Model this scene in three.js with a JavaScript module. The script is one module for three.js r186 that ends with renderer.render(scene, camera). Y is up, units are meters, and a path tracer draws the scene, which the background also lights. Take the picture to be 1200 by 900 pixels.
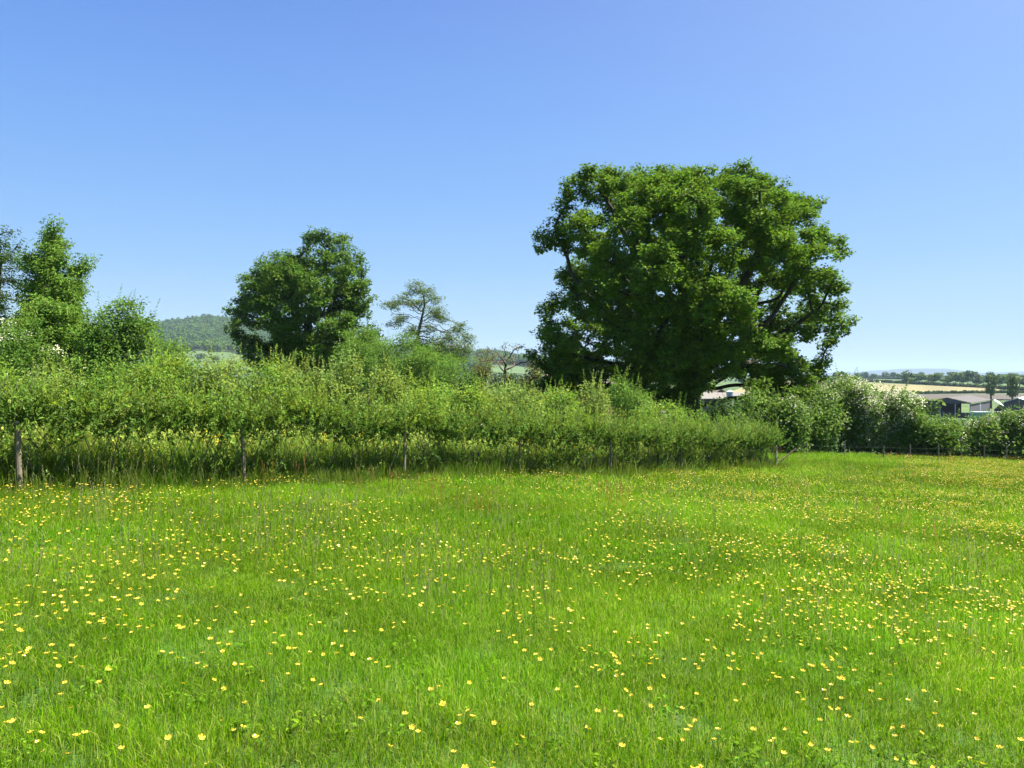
import * as THREE from 'three';
import { mergeGeometries } from 'three/addons/utils/BufferGeometryUtils.js';
import { createNoise2D, createNoise3D } from 'simplex-noise';

// ---------------------------------------------------------------- camera, sky, sun, exposure
const EYE = 1.6, HOR = 440, FOV = 53, F = 450 / Math.tan((FOV / 2) * Math.PI / 180);
const scene = new THREE.Scene();
const camera = new THREE.PerspectiveCamera(FOV, 4 / 3, 0.1, 20000);
camera.position.set(0, EYE, 0);
camera.rotation.x = -Math.atan((450 - HOR) / F);
const EXPOSURE = 3.4;
const SUN_AZ = 57 * Math.PI / 180, SUN_EL = 56 * Math.PI / 180;
const sunDir = new THREE.Vector3(Math.sin(SUN_AZ) * Math.cos(SUN_EL), Math.sin(SUN_EL), -Math.cos(SUN_AZ) * Math.cos(SUN_EL));
{
  const W = 1024, H = 512, data = new Float32Array(W * H * 4), dir = new THREE.Vector3();
  const stops = [[0, 208, 234, 250], [1, 203, 231, 250], [4, 184, 220, 251], [8, 156, 202, 250], [13, 134, 184, 247], [19, 115, 166, 241], [26, 95, 144, 228], [40, 72, 118, 208], [90, 50, 92, 182]]
    .map(([e, ...c]) => [e, ...c.map((v) => { v /= 255; return v <= 0.04045 ? v / 12.92 : ((v + 0.055) / 1.055) ** 2.4; })]);
  for (let r = 0; r < H; r++) {
    const up = ((r + 0.5) / H - 0.5) * Math.PI, el = Math.max(0, up * 180 / Math.PI);
    let k = 0; while (k < stops.length - 2 && stops[k + 1][0] < el) k++;
    const a = stops[k], b = stops[k + 1], t = Math.min(1, (el - a[0]) / (b[0] - a[0]));
    for (let c = 0; c < W; c++) {
      const ro = ((c + 0.5) / W - 0.5) * 2 * Math.PI;
      dir.set(Math.cos(ro) * Math.cos(up), Math.sin(up), Math.sin(ro) * Math.cos(up));
      const ang = Math.acos(Math.min(1, dir.dot(sunDir))) * 180 / Math.PI;
      const glow = 2.1 * Math.exp(-ang / 16) * Math.max(0, Math.min(1, el / 6));
      for (let i = 0; i < 3; i++) data[(r * W + c) * 4 + i] = (a[1 + i] + (b[1 + i] - a[1 + i]) * t + glow * [0.92, 0.96, 0.8][i]) / EXPOSURE;
      data[(r * W + c) * 4 + 3] = 1;
    }
  }
  const sky = new THREE.DataTexture(data, W, H, THREE.RGBAFormat, THREE.FloatType);
  sky.mapping = THREE.EquirectangularReflectionMapping; sky.magFilter = THREE.LinearFilter; sky.needsUpdate = true;
  scene.background = sky; scene.environment = sky;
}
const sun = new THREE.DirectionalLight(new THREE.Color(1, 0.955, 0.86), 5);
sun.position.copy(sunDir).multiplyScalar(120); sun.target.position.set(0, 0, -30);
sun.castShadow = true;
Object.assign(sun.shadow.camera, { left: -90, right: 90, top: 90, bottom: -90, near: 1, far: 400 });
sun.shadow.mapSize.set(4096, 4096);
scene.add(sun, sun.target);
scene.fog = new THREE.FogExp2(new THREE.Color(0.58, 0.78, 1.0), 0.00009);
const renderer = new THREE.WebGLRenderer({ antialias: true });
renderer.toneMapping = THREE.LinearToneMapping;
renderer.toneMappingExposure = EXPOSURE;
renderer.shadowMap.enabled = true;

// ---------------------------------------------------------------- helpers
const rngOf = (seed) => { let s = seed | 0; return () => { s = (s + 0x6d2b79f5) | 0; let t = Math.imul(s ^ (s >>> 15), 1 | s); t = (t + Math.imul(t ^ (t >>> 7), 61 | t)) ^ t; return ((t ^ (t >>> 14)) >>> 0) / 4294967296; }; };
const V = (x, y, z) => new THREE.Vector3(x, y, z);
const clamp = (x, a = 0, b = 1) => Math.min(b, Math.max(a, x));
const smooth = (a, b, x) => { const t = clamp((x - a) / (b - a)); return t * t * (3 - 2 * t); };
const mix = (a, b, t) => a + (b - a) * t;
const noise = createNoise2D(rngOf(11)), noise3 = createNoise3D(rngOf(12));
function table(rows, x) {
  if (x <= rows[0][0]) return rows[0][1];
  for (let i = 1; i < rows.length; i++) if (x <= rows[i][0]) return mix(rows[i - 1][1], rows[i][1], (x - rows[i - 1][0]) / (rows[i][0] - rows[i - 1][0]));
  return rows[rows.length - 1][1];
}
const used = {};
function named(name) { const n = used[name] = (used[name] ?? -1) + 1; return n ? name + '_' + String(n).padStart(3, '0') : name; }
function tag(o, label, category, group, kind) {
  if (label) o.userData.label = label;
  if (category) o.userData.category = category;
  if (group) o.userData.group = group;
  if (kind) o.userData.kind = kind;
  return o;
}
function thing(name, label, category, pos = V(0, 0, 0), group, kind) {
  const o = new THREE.Group(); o.name = named(name); o.position.copy(pos); scene.add(o);
  return tag(o, label, category, group, kind);
}
function put(name, geometry, material, parent, kind) {
  const m = new THREE.Mesh(geometry, material); m.name = parent ? name : named(name);
  m.castShadow = m.receiveShadow = true; (parent ?? scene).add(m);
  if (kind) m.userData.kind = kind;
  return m;
}
function copyOf(src, base, pos, turn, scale, label) {
  const c = src.clone(); c.name = named(base); c.position.copy(pos); c.rotation.y = turn;
  if (scale) c.scale.set(...[].concat(scale, scale, scale).slice(0, 3));
  c.userData = { ...src.userData }; if (label) c.userData.label = label;
  scene.add(c); return c;
}
const rgb = (r, g, b) => new THREE.Color().setRGB(r, g, b);
const std = (color, roughness = 0.85, extra = {}) => new THREE.MeshStandardMaterial({ color, roughness, ...extra });
function leafy(color, transmission = 0.4, coat = 0.0, extra = {}) {
  return new THREE.MeshPhysicalMaterial({ color, roughness: 1, transmission, thickness: 0, side: THREE.DoubleSide, specularIntensity: 0.12, clearcoat: coat, clearcoatRoughness: 0.38, ...extra });
}
// triangles collected flat: pos, optional colour
class Tris {
  constructor(colored) { this.p = []; this.c = colored ? [] : null; this.uv = []; }
  tri(a, b, c, col) { this.p.push(a.x, a.y, a.z, b.x, b.y, b.z, c.x, c.y, c.z); if (this.c) for (let i = 0; i < 3; i++) this.c.push(...col); }
  quad(a, b, c, d, col) { this.tri(a, b, c, col); this.tri(a, c, d, col); }
  geometry() {
    const g = new THREE.BufferGeometry();
    g.setAttribute('position', new THREE.Float32BufferAttribute(this.p, 3));
    if (this.c) g.setAttribute('color', new THREE.Float32BufferAttribute(this.c, 3));
    g.computeVertexNormals(); return g;
  }
}
function instances(name, geometry, material, list, parent, kind = 'stuff') {
  const m = new THREE.InstancedMesh(geometry, material, list.length); m.name = parent ? name : named(name);
  const c = new THREE.Color(), mat = new THREE.Matrix4();
  list.forEach((e, i) => { mat.compose(e.p, e.q, e.s); m.setMatrixAt(i, mat); if (e.c) m.setColorAt(i, c.setRGB(...e.c)); });
  m.castShadow = m.receiveShadow = true; (parent ?? scene).add(m); m.userData.kind = kind; return m;
}
const qYawTilt = (r, tilt) => new THREE.Quaternion().setFromEuler(new THREE.Euler((r() * 2 - 1) * tilt, r() * Math.PI * 2, (r() * 2 - 1) * tilt, 'YXZ'));
const uni = (s) => V(s, s, s);

// ---------------------------------------------------------------- terrain
const RIDGE = [[-400, 70], [-200, 84], [-50, 98], [100, 102], [170, 102], [200, 113], [240, 120], [265, 114], [290, 103], [320, 88], [400, 66], [470, 54], [530, 49], [575, 44], [610, 36], [660, 28], [720, 20], [800, 8], [900, 0]];
const FAR = [[40, 4.1], [80, 5.8], [140, 8.6], [225, 12.2], [330, 13.2], [480, 11.4], [700, 8.2], [900, 6], [1500, 4.4], [3000, 3.2], [9000, 3]];
function below(x, d) {
  const xs = clamp(x, -45, 45), s = 0.057 * xs + 0.052 * (clamp(d, -60, 70) - 3);
  const near = 1.6 + (s < 0 ? 0.3 * s : s < 1.4 ? s : 1.4 + (s - 1.4) * 0.6);
  const t = smooth(38, 90, Math.max(d, Math.abs(x) * 0.7));
  return mix(near, table(FAR, Math.max(d, 40)), d > 0 ? t : 0);
}
function ground(x, z) {
  const d = -z;
  let y = EYE - below(x, d);
  y += 0.05 * noise(x * 0.12, z * 0.12) * smooth(1, 6, Math.hypot(x, d)) + 0.02 * noise(x * 0.7, z * 0.7);
  if (d > 500) {
    const px = 600 + F * x / d, H = table(RIDGE, px), t = (d - 500) / 1200;
    y += (H + (H > 0 ? 4 : 0)) * (t < 1 ? t ** 1.9 : Math.max(0.2, 1 - (t - 1) * 0.45)) * (1 + 0.04 * noise(x * 0.004, z * 0.004));
  }
  return y;
}
const onGround = (px, d, lift = 0) => { const x = (px - 600) / F * d; return V(x, ground(x, -d) + lift, -d); };
const at = (px, py, d) => V((px - 600) / F * d, EYE + (HOR - py) / F * d, -d);

function noiseTexture(size, fn, repeat) {
  const data = new Uint8Array(size * size * 4);
  for (let y = 0; y < size; y++) for (let x = 0; x < size; x++) { const c = fn(x / size, y / size); for (let i = 0; i < 3; i++) data[(y * size + x) * 4 + i] = clamp(c[i]) * 255; data[(y * size + x) * 4 + 3] = 255; }
  const t = new THREE.DataTexture(data, size, size); t.magFilter = THREE.LinearFilter; t.wrapS = t.wrapT = THREE.RepeatWrapping; t.needsUpdate = true; t.colorSpace = THREE.SRGBColorSpace;
  if (repeat) t.repeat.set(...repeat);
  return t;
}
const ring = (u, v, k, s) => noise3(Math.cos(u * 6.2832) * k + s, Math.sin(u * 6.2832) * k, Math.cos(v * 6.2832) * k) * 0.5 + noise3(Math.sin(v * 6.2832) * k + s, Math.cos(u * 6.2832) * k, 7) * 0.5;
const thatch = noiseTexture(512, (u, v) => { const a = ring(u, v, 9, 1) * 0.5 + ring(u, v, 30, 4) * 0.5; return [0.21 + 0.1 * a, 0.32 + 0.12 * a, 0.05 + 0.04 * a]; });
// polar sheet round the viewer, fine near and coarse far; inner and outer share the ring at SPLIT
const SPLIT = 58;
function sheet(r0, r1, rings, vertexColor, shape) {
  const angles = [];
  for (let a = -Math.PI; a < Math.PI - 1e-6;) { angles.push(a); a += Math.abs(a) < 0.85 ? 0.008 : 0.05; }
  const p = [], uv = [], col = [], idx = [], n = angles.length;
  for (let i = 0; i <= rings; i++) {
    const r = r0 * Math.pow(r1 / r0, i / rings);
    for (const a of angles) { const x = Math.sin(a) * r, z = -Math.cos(a) * r, y = ground(x, z); p.push(x, y, z); uv.push(x / 3, z / 3); if (vertexColor) col.push(...vertexColor(x, z)); }
  }
  for (let i = 0; i < rings; i++) for (let j = 0; j < n; j++) { const a = i * n + j, b = i * n + (j + 1) % n, c = a + n, d = b + n; idx.push(a, b, c, b, d, c); }
  if (!shape) { const c = p.length / 3; p.push(0, ground(0, 0), 0); uv.push(0, 0); if (vertexColor) col.push(...vertexColor(0, 0)); for (let j = 0; j < n; j++) idx.push(c, (j + 1) % n, j); }
  const g = new THREE.BufferGeometry();
  g.setAttribute('position', new THREE.Float32BufferAttribute(p, 3)); g.setAttribute('uv', new THREE.Float32BufferAttribute(uv, 2));
  if (vertexColor) g.setAttribute('color', new THREE.Float32BufferAttribute(col, 3));
  g.setIndex(idx); g.computeVertexNormals(); return g;
}
tag(put('meadow_ground', sheet(0.8, SPLIT, 70, null, false), std(0xffffff, 1, { map: thatch })), 'meadow floor of short thatch under the grass', 'ground', null, 'structure');
tag(put('countryside', sheet(SPLIT, 9000, 190, (x, z) => {
  const a = noise(x * 0.004, z * 0.004), b = noise(x * 0.03, z * 0.03) * 0.3 + noise(x * 0.11, z * 0.11) * 0.2, f = 1 + b * 0.5;
  return [(0.045 + 0.016 * a) * f, (0.083 + 0.018 * a) * f, 0.015 * f];
}, true), std(0xffffff, 1, { vertexColors: true })), 'rolling green farmland falling into the valley', 'land', null, 'structure');

// a field lying on the terrain between four corners given as [picture x, depth]
function field(name, corners, lift, nu, nv, colour, label) {
  const C = corners.map(([px, d]) => [(px - 600) / F * d, -d]), p = [], col = [], idx = [];
  for (let i = 0; i <= nu; i++) for (let j = 0; j <= nv; j++) {
    const u = i / nu, v = j / nv, x = mix(mix(C[0][0], C[1][0], u), mix(C[3][0], C[2][0], u), v), z = mix(mix(C[0][1], C[1][1], u), mix(C[3][1], C[2][1], u), v);
    p.push(x, ground(x, z) + lift, z); col.push(...colour(x, z, u, v));
  }
  for (let i = 0; i < nu; i++) for (let j = 0; j < nv; j++) { const a = i * (nv + 1) + j, b = a + nv + 1; idx.push(a, b, a + 1, b, b + 1, a + 1); }
  const g = new THREE.BufferGeometry(); g.setAttribute('position', new THREE.Float32BufferAttribute(p, 3)); g.setAttribute('color', new THREE.Float32BufferAttribute(col, 3)); g.setIndex(idx); g.computeVertexNormals();
  return tag(put(name, g, std(0xffffff, 1, { vertexColors: true, side: THREE.DoubleSide })), label, 'field', null, 'structure');
}
field('straw_field', [[850, 470], [1185, 500], [1165, 570], [900, 1000]], 0.5, 60, 60, (x, z, u, v) => { const s = 1 + 0.14 * Math.sin((x + z * 0.5) * 0.16) * 0.6 + 0.12 * noise(x * 0.02, z * 0.02); return [0.165 * s, 0.142 * s, 0.055 * s]; }, 'dry straw coloured field sloping behind the barn');
field('ploughed_field', [[1020, 385], [1300, 390], [1300, 470], [1020, 455]], 0.5, 60, 40, (x, z) => { const s = 1 + 0.12 * noise(x * 0.03, z * 0.03); return [0.064 * s, 0.053 * s, 0.036 * s]; }, 'brown ploughed field directly behind the barn roof');
field('hill_pasture', [[60, 800], [330, 800], [330, 1165], [60, 1165]], 0.8, 60, 40, (x, z) => { const s = 1 + 0.15 * noise(x * 0.01, z * 0.01); return [0.055 * s, 0.092 * s, 0.018 * s]; }, 'bright green pasture below the wooded hill');
field('valley_pasture', [[568, 1000], [650, 1000], [650, 1250], [575, 1250]], 0.8, 40, 40, (x, z) => { const s = 1 + 0.12 * noise(x * 0.01, z * 0.01); return [0.058 * s, 0.1 * s, 0.02 * s]; }, 'bright green field seen past the bare branched tree');
field('stubble_field', [[690, 250], [800, 250], [800, 420], [690, 420]], 0.4, 20, 20, () => [0.09, 0.075, 0.055], 'brown field glimpsed beneath the big oak crown');
// distant blue ridge
{
  const prof = [[-600, 436], [300, 437], [700, 438], [960, 438], [1000, 436.6], [1035, 436.2], [1050, 434.6], [1075, 433.6], [1090, 432.4], [1115, 431.8], [1140, 432], [1155, 433.6], [1175, 436], [1190, 437.4], [1230, 436], [1300, 433], [1500, 436], [1900, 438]];
  const D0 = 5600, p = [], idx = [], NU = 260, NV = 10;
  for (let i = 0; i <= NU; i++) for (let j = 0; j <= NV; j++) {
    const px = -600 + 2500 * i / NU, v = j / NV, d = D0 + v * 1800, x = (px - 600) / F * D0 * (1 + v * 0.15);
    const top = (HOR - table(prof, px)) / F * (D0 + 900) + EYE + 2.5 * noise(i * 0.3, 3);
    p.push(x, mix(-6, top, Math.sin(Math.PI * v) ** 0.8) + 2 * noise(i * 0.5, j), -d);
  }
  for (let i = 0; i < NU; i++) for (let j = 0; j < NV; j++) { const a = i * (NV + 1) + j, b = a + NV + 1; idx.push(a, b, a + 1, b, b + 1, a + 1); }
  const g = new THREE.BufferGeometry(); g.setAttribute('position', new THREE.Float32BufferAttribute(p, 3)); g.setIndex(idx); g.computeVertexNormals();
  tag(put('distant_hills', g, std(rgb(0.03, 0.05, 0.055), 1, { side: THREE.DoubleSide })), 'long blue hazy ridge on the horizon', 'hills', null, 'structure');
}

// ---------------------------------------------------------------- foliage building blocks
// a spray: leaves spread through a small flattened ball
function spray(seed, n, R, len, wid, tilt = 0.8, flat = 0.7, fold = 0.25) {
  const r = rngOf(seed), t = new Tris(true), m = new THREE.Matrix4(), q = new THREE.Quaternion();
  for (let i = 0; i < n; i++) {
    const d = V(r() * 2 - 1, r() * 2 - 1, r() * 2 - 1).normalize().multiplyScalar(R * Math.cbrt(r())); d.y *= flat;
    const yaw = Math.atan2(d.x, d.z) + (r() - 0.5) * 2.2;
    q.setFromEuler(new THREE.Euler((r() * 2 - 1) * tilt + 0.25, yaw, (r() * 2 - 1) * tilt, 'YXZ'));
    const s = 0.7 + 0.6 * r(); m.compose(d, q, V(s, s, s));
    const P = [V(0, 0, 0), V(-wid / 2, wid * fold, len * 0.45), V(0, -0.02 * len, len), V(wid / 2, wid * fold, len * 0.45)].map((v) => v.applyMatrix4(m));
    const k = 0.65 + 0.7 * r(), w = (r() - 0.5) * 0.16, c = [k * (1 + w), k, k * (1 - w)];
    t.tri(P[0], P[1], P[2], c); t.tri(P[0], P[2], P[3], c);
  }
  return t.geometry();
}
// a shoot: leaves set along an upright stem
function shoot(seed, n, L, len, wid, spread = 0.9) {
  const r = rngOf(seed), t = new Tris(true), m = new THREE.Matrix4(), q = new THREE.Quaternion();
  for (let i = 0; i < n; i++) {
    const y = L * (i + r()) / n, yaw = r() * 6.2832;
    q.setFromEuler(new THREE.Euler(-spread * (0.3 + 0.8 * r()), yaw, (r() - 0.5) * 0.9, 'YXZ'));
    const s = (0.7 + 0.6 * r()) * (1 - 0.45 * y / L); m.compose(V(Math.sin(y * 5) * 0.02, y, Math.cos(y * 4) * 0.02), q, V(s, s, s));
    const P = [V(0, 0, 0), V(-wid / 2, wid * 0.25, len * 0.45), V(0, -0.05 * len, len), V(wid / 2, wid * 0.25, len * 0.45)].map((v) => v.applyMatrix4(m));
    const k = 0.6 + 0.8 * r(), c = [k * (1 + (r() - 0.5) * 0.2), k, k];
    t.tri(P[0], P[1], P[2], c); t.tri(P[0], P[2], P[3], c);
  }
  return t.geometry();
}
// skeleton by space colonisation
function grow({ seed, trunk, attractors, step, kill, droop = 0, wander = 0.15, most = 9000 }) {
  const r = rngOf(seed), pos = [], par = [], kids = [];
  const add = (p, k) => { pos.push(p); par.push(k); kids.push(0); if (k >= 0) kids[k]++; return pos.length - 1; };
  let last = -1;
  for (let i = 0; i < trunk.length; i++) {
    if (i === 0) { last = add(trunk[0].clone(), -1); continue; }
    const a = trunk[i - 1], b = trunk[i], k = Math.max(1, Math.round(a.distanceTo(b) / step));
    for (let j = 1; j <= k; j++) last = add(a.clone().lerp(b, j / k).add(V((r() - 0.5), 0, (r() - 0.5)).multiplyScalar(step * 0.12)), last);
  }
  let alive = attractors.map((p) => ({ p, k: 0, d: Infinity }));
  const refresh = (from) => { for (const a of alive) for (let i = from; i < pos.length; i++) { const d = a.p.distanceToSquared(pos[i]); if (d < a.d) { a.d = d; a.k = i; } } };
  refresh(0);
  for (let it = 0; it < 400 && alive.length && pos.length < most; it++) {
    const pull = new Map();
    for (const a of alive) { const v = pull.get(a.k) ?? V(0, 0, 0); v.add(a.p.clone().sub(pos[a.k]).normalize()); pull.set(a.k, v); }
    const from = pos.length;
    for (const [k, v] of pull) {
      if (kids[k] >= 4) continue;
      v.normalize(); v.x += (r() - 0.5) * wander * 2; v.y += (r() - 0.5) * wander * 2 - droop; v.z += (r() - 0.5) * wander * 2;
      if (par[k] >= 0) v.add(pos[k].clone().sub(pos[par[k]]).normalize().multiplyScalar(0.35));
      v.normalize();
      add(pos[k].clone().addScaledVector(v, step), k);
    }
    if (pos.length === from) break;
    refresh(from);
    alive = alive.filter((a) => a.d > kill * kill && kids[a.k] < 4);
  }
  const tips = new Array(pos.length).fill(0);
  for (let i = pos.length - 1; i >= 0; i--) { if (!kids[i]) tips[i] = 1; if (par[i] >= 0) tips[par[i]] += tips[i]; }
  return { pos, par, kids, tips };
}
function limbs({ pos, par, tips }, R, rmin, power = 0.45, drop = 0, flare = 1.35) {
  const n = pos.length, total = tips[0], rad = tips.map((t) => Math.max(rmin, R * Math.pow(t / total, power))), main = new Array(n).fill(-1);
  for (let i = 1; i < n; i++) { const k = par[i]; if (main[k] < 0 || tips[i] > tips[main[k]]) main[k] = i; }
  const P = [], idx = [], uv = [];
  const chain = (start) => {
    const path = par[start] >= 0 ? [par[start]] : []; let i = start; while (i >= 0) { path.push(i); i = main[i]; }
    const big = rad[start]; if (big < drop || path.length < 2) return;
    const k = big > 0.15 ? 9 : big > 0.05 ? 6 : 4, up = V(0.31, 0.2, 0.93), b0 = P.length / 3; let side = V(1, 0, 0);
    path.forEach((id, j) => {
      const a = pos[path[Math.max(0, j - 1)]], b = pos[path[Math.min(path.length - 1, j + 1)]], dir = b.clone().sub(a).normalize();
      if (j === 0) side = up.clone().cross(dir).normalize();
      side.addScaledVector(dir, -side.dot(dir)).normalize();
      const other = dir.clone().cross(side);
      let rr = j === 0 && par[start] >= 0 ? Math.min(rad[id], big * 1.15) : rad[id]; if (par[start] < 0 && j < 2) rr *= j === 0 ? flare : 1 + (flare - 1) * 0.3;
      for (let s = 0; s < k; s++) { const t = s / k * 6.2832, v = pos[id].clone().addScaledVector(side, Math.cos(t) * rr).addScaledVector(other, Math.sin(t) * rr); P.push(v.x, v.y, v.z); uv.push(s / k, j * 0.2); }
      if (j) for (let s = 0; s < k; s++) { const c = b0 + (j - 1) * k, e = c + k, s2 = (s + 1) % k; idx.push(c + s, c + s2, e + s, c + s2, e + s2, e + s); }
    });
  };
  const roots = [0]; for (let i = 1; i < n; i++) if (main[par[i]] !== i) roots.push(i);
  const build = (list) => {
    P.length = idx.length = uv.length = 0; list.forEach(chain);
    const g = new THREE.BufferGeometry(); g.setAttribute('position', new THREE.Float32BufferAttribute([...P], 3)); g.setAttribute('uv', new THREE.Float32BufferAttribute([...uv], 2)); g.setIndex([...idx]); g.computeVertexNormals(); return g;
  };
  return { trunk: build([0]), branches: build(roots.slice(1)) };
}
function bark(a, b, seed) {
  return noiseTexture(256, (u, v) => { const k = 0.5 + 0.5 * ring(u * 1, v, 6, seed) * 0.6 + 0.4 * ring(u, v, 22, seed + 3); return a.map((x, i) => mix(x, b[i], clamp(k))); });
}
const oakBark = std(0xffffff, 0.95, { map: bark([0.15, 0.13, 0.1], [0.29, 0.26, 0.21], 1) });
const greyBark = std(0xffffff, 0.95, { map: bark([0.22, 0.2, 0.16], [0.4, 0.36, 0.3], 5) });
const shade = (r, base, var1 = 0.25, warm = 0.15) => { const k = 1 + (r() * 2 - 1) * var1, w = (r() * 2 - 1) * warm; return [base[0] * k * (1 + w), base[1] * k, base[2] * k * (1 - w)]; };
const OAKLEAF = leafy(0xffffff, 0.36, 0.08, { vertexColors: true });
const LEAF = leafy(0xffffff, 0.42, 0.05, { vertexColors: true });
const GLOSSY = leafy(0xffffff, 0.45, 0.26, { vertexColors: true });

// a tree whose crown fills lobes [picture x, picture y, radius in picture pixels, depth offset in metres]
function tree(o) {
  const r = rngOf(o.seed), base = onGround(o.px, o.d, -0.1), local = (v) => v.sub(base);
  const m = o.d / F, A = [], lobes = o.lobes.map(([px, py, rp, dz]) => ({ c: local(at(px, py, o.d + (dz ?? (r() - 0.5) * 2 * (o.deep ?? 1)))), r: rp * m }));
  const want = o.attractors, total = lobes.reduce((s, l) => s + l.r ** 1.85, 0);
  for (const l of lobes) for (let i = 0, n = Math.max(4, want * l.r ** 1.85 / total); i < n; i++) {
    const d = V(r() * 2 - 1, r() * 2 - 1, r() * 2 - 1).normalize().multiplyScalar(l.r * (o.hollow ? 0.55 + 0.45 * Math.sqrt(r()) : Math.cbrt(r()))); d.y *= o.squash ?? 0.8; A.push(l.c.clone().add(d));
  }
  const trunk = [V(0, 0, 0), ...(o.trunk ?? []).map(([px, py, dz = 0]) => local(at(px, py, o.d + dz)))];
  const sk = grow({ seed: o.seed + 1, trunk, attractors: A, step: o.step, kill: o.kill, droop: o.droop ?? 0, wander: o.wander ?? 0.15 });
  const g = thing(o.name, o.label, o.category ?? 'tree', base, o.group);
  const L = limbs(sk, o.R, o.rmin ?? 0.015, o.power ?? 0.45, o.drop ?? 0.016);
  put('trunk', L.trunk, o.bark ?? oakBark, g); put('branches', L.branches, o.bark ?? oakBark, g, 'stuff');
  const list = [];
  for (let i = 0; i < sk.pos.length; i++) {
    if (sk.tips[i] > (o.leafOn ?? 3) || (o.bareBelow && sk.pos[i].y < o.bareBelow)) continue;
    if (o.bare && r() < o.bare(sk.pos[i], r)) continue;
    const n = o.sprays * (0.5 + r());
    for (let k = 0; k < n; k++) { const s = (o.size ?? 1) * (0.75 + 0.5 * r()); list.push({ p: sk.pos[i].clone().add(V(r() * 2 - 1, (r() * 2 - 1) * 0.7, r() * 2 - 1).multiplyScalar(o.jitter)), q: qYawTilt(r, 0.5), s: uni(s), c: shade(r, o.color, o.vary ?? 0.22, o.warm ?? 0.15) }); }
  }
  if (o.fill) for (const p of A) { const n = r() < 0.25 ? 0 : o.fill * (0.3 + 1.6 * r()); for (let k = 0; k < n; k++) list.push({ p: p.clone().add(V(r() * 2 - 1, (r() * 2 - 1) * 0.6, r() * 2 - 1).multiplyScalar(o.jitter * 0.9)), q: qYawTilt(r, 0.5), s: uni((o.size ?? 1) * (0.75 + 0.5 * r())), c: shade(r, o.color, o.vary ?? 0.22, o.warm ?? 0.15) }); }
  if (list.length) instances('crown', o.spray, o.leaf ?? LEAF, list, g);
  return g;
}

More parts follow.
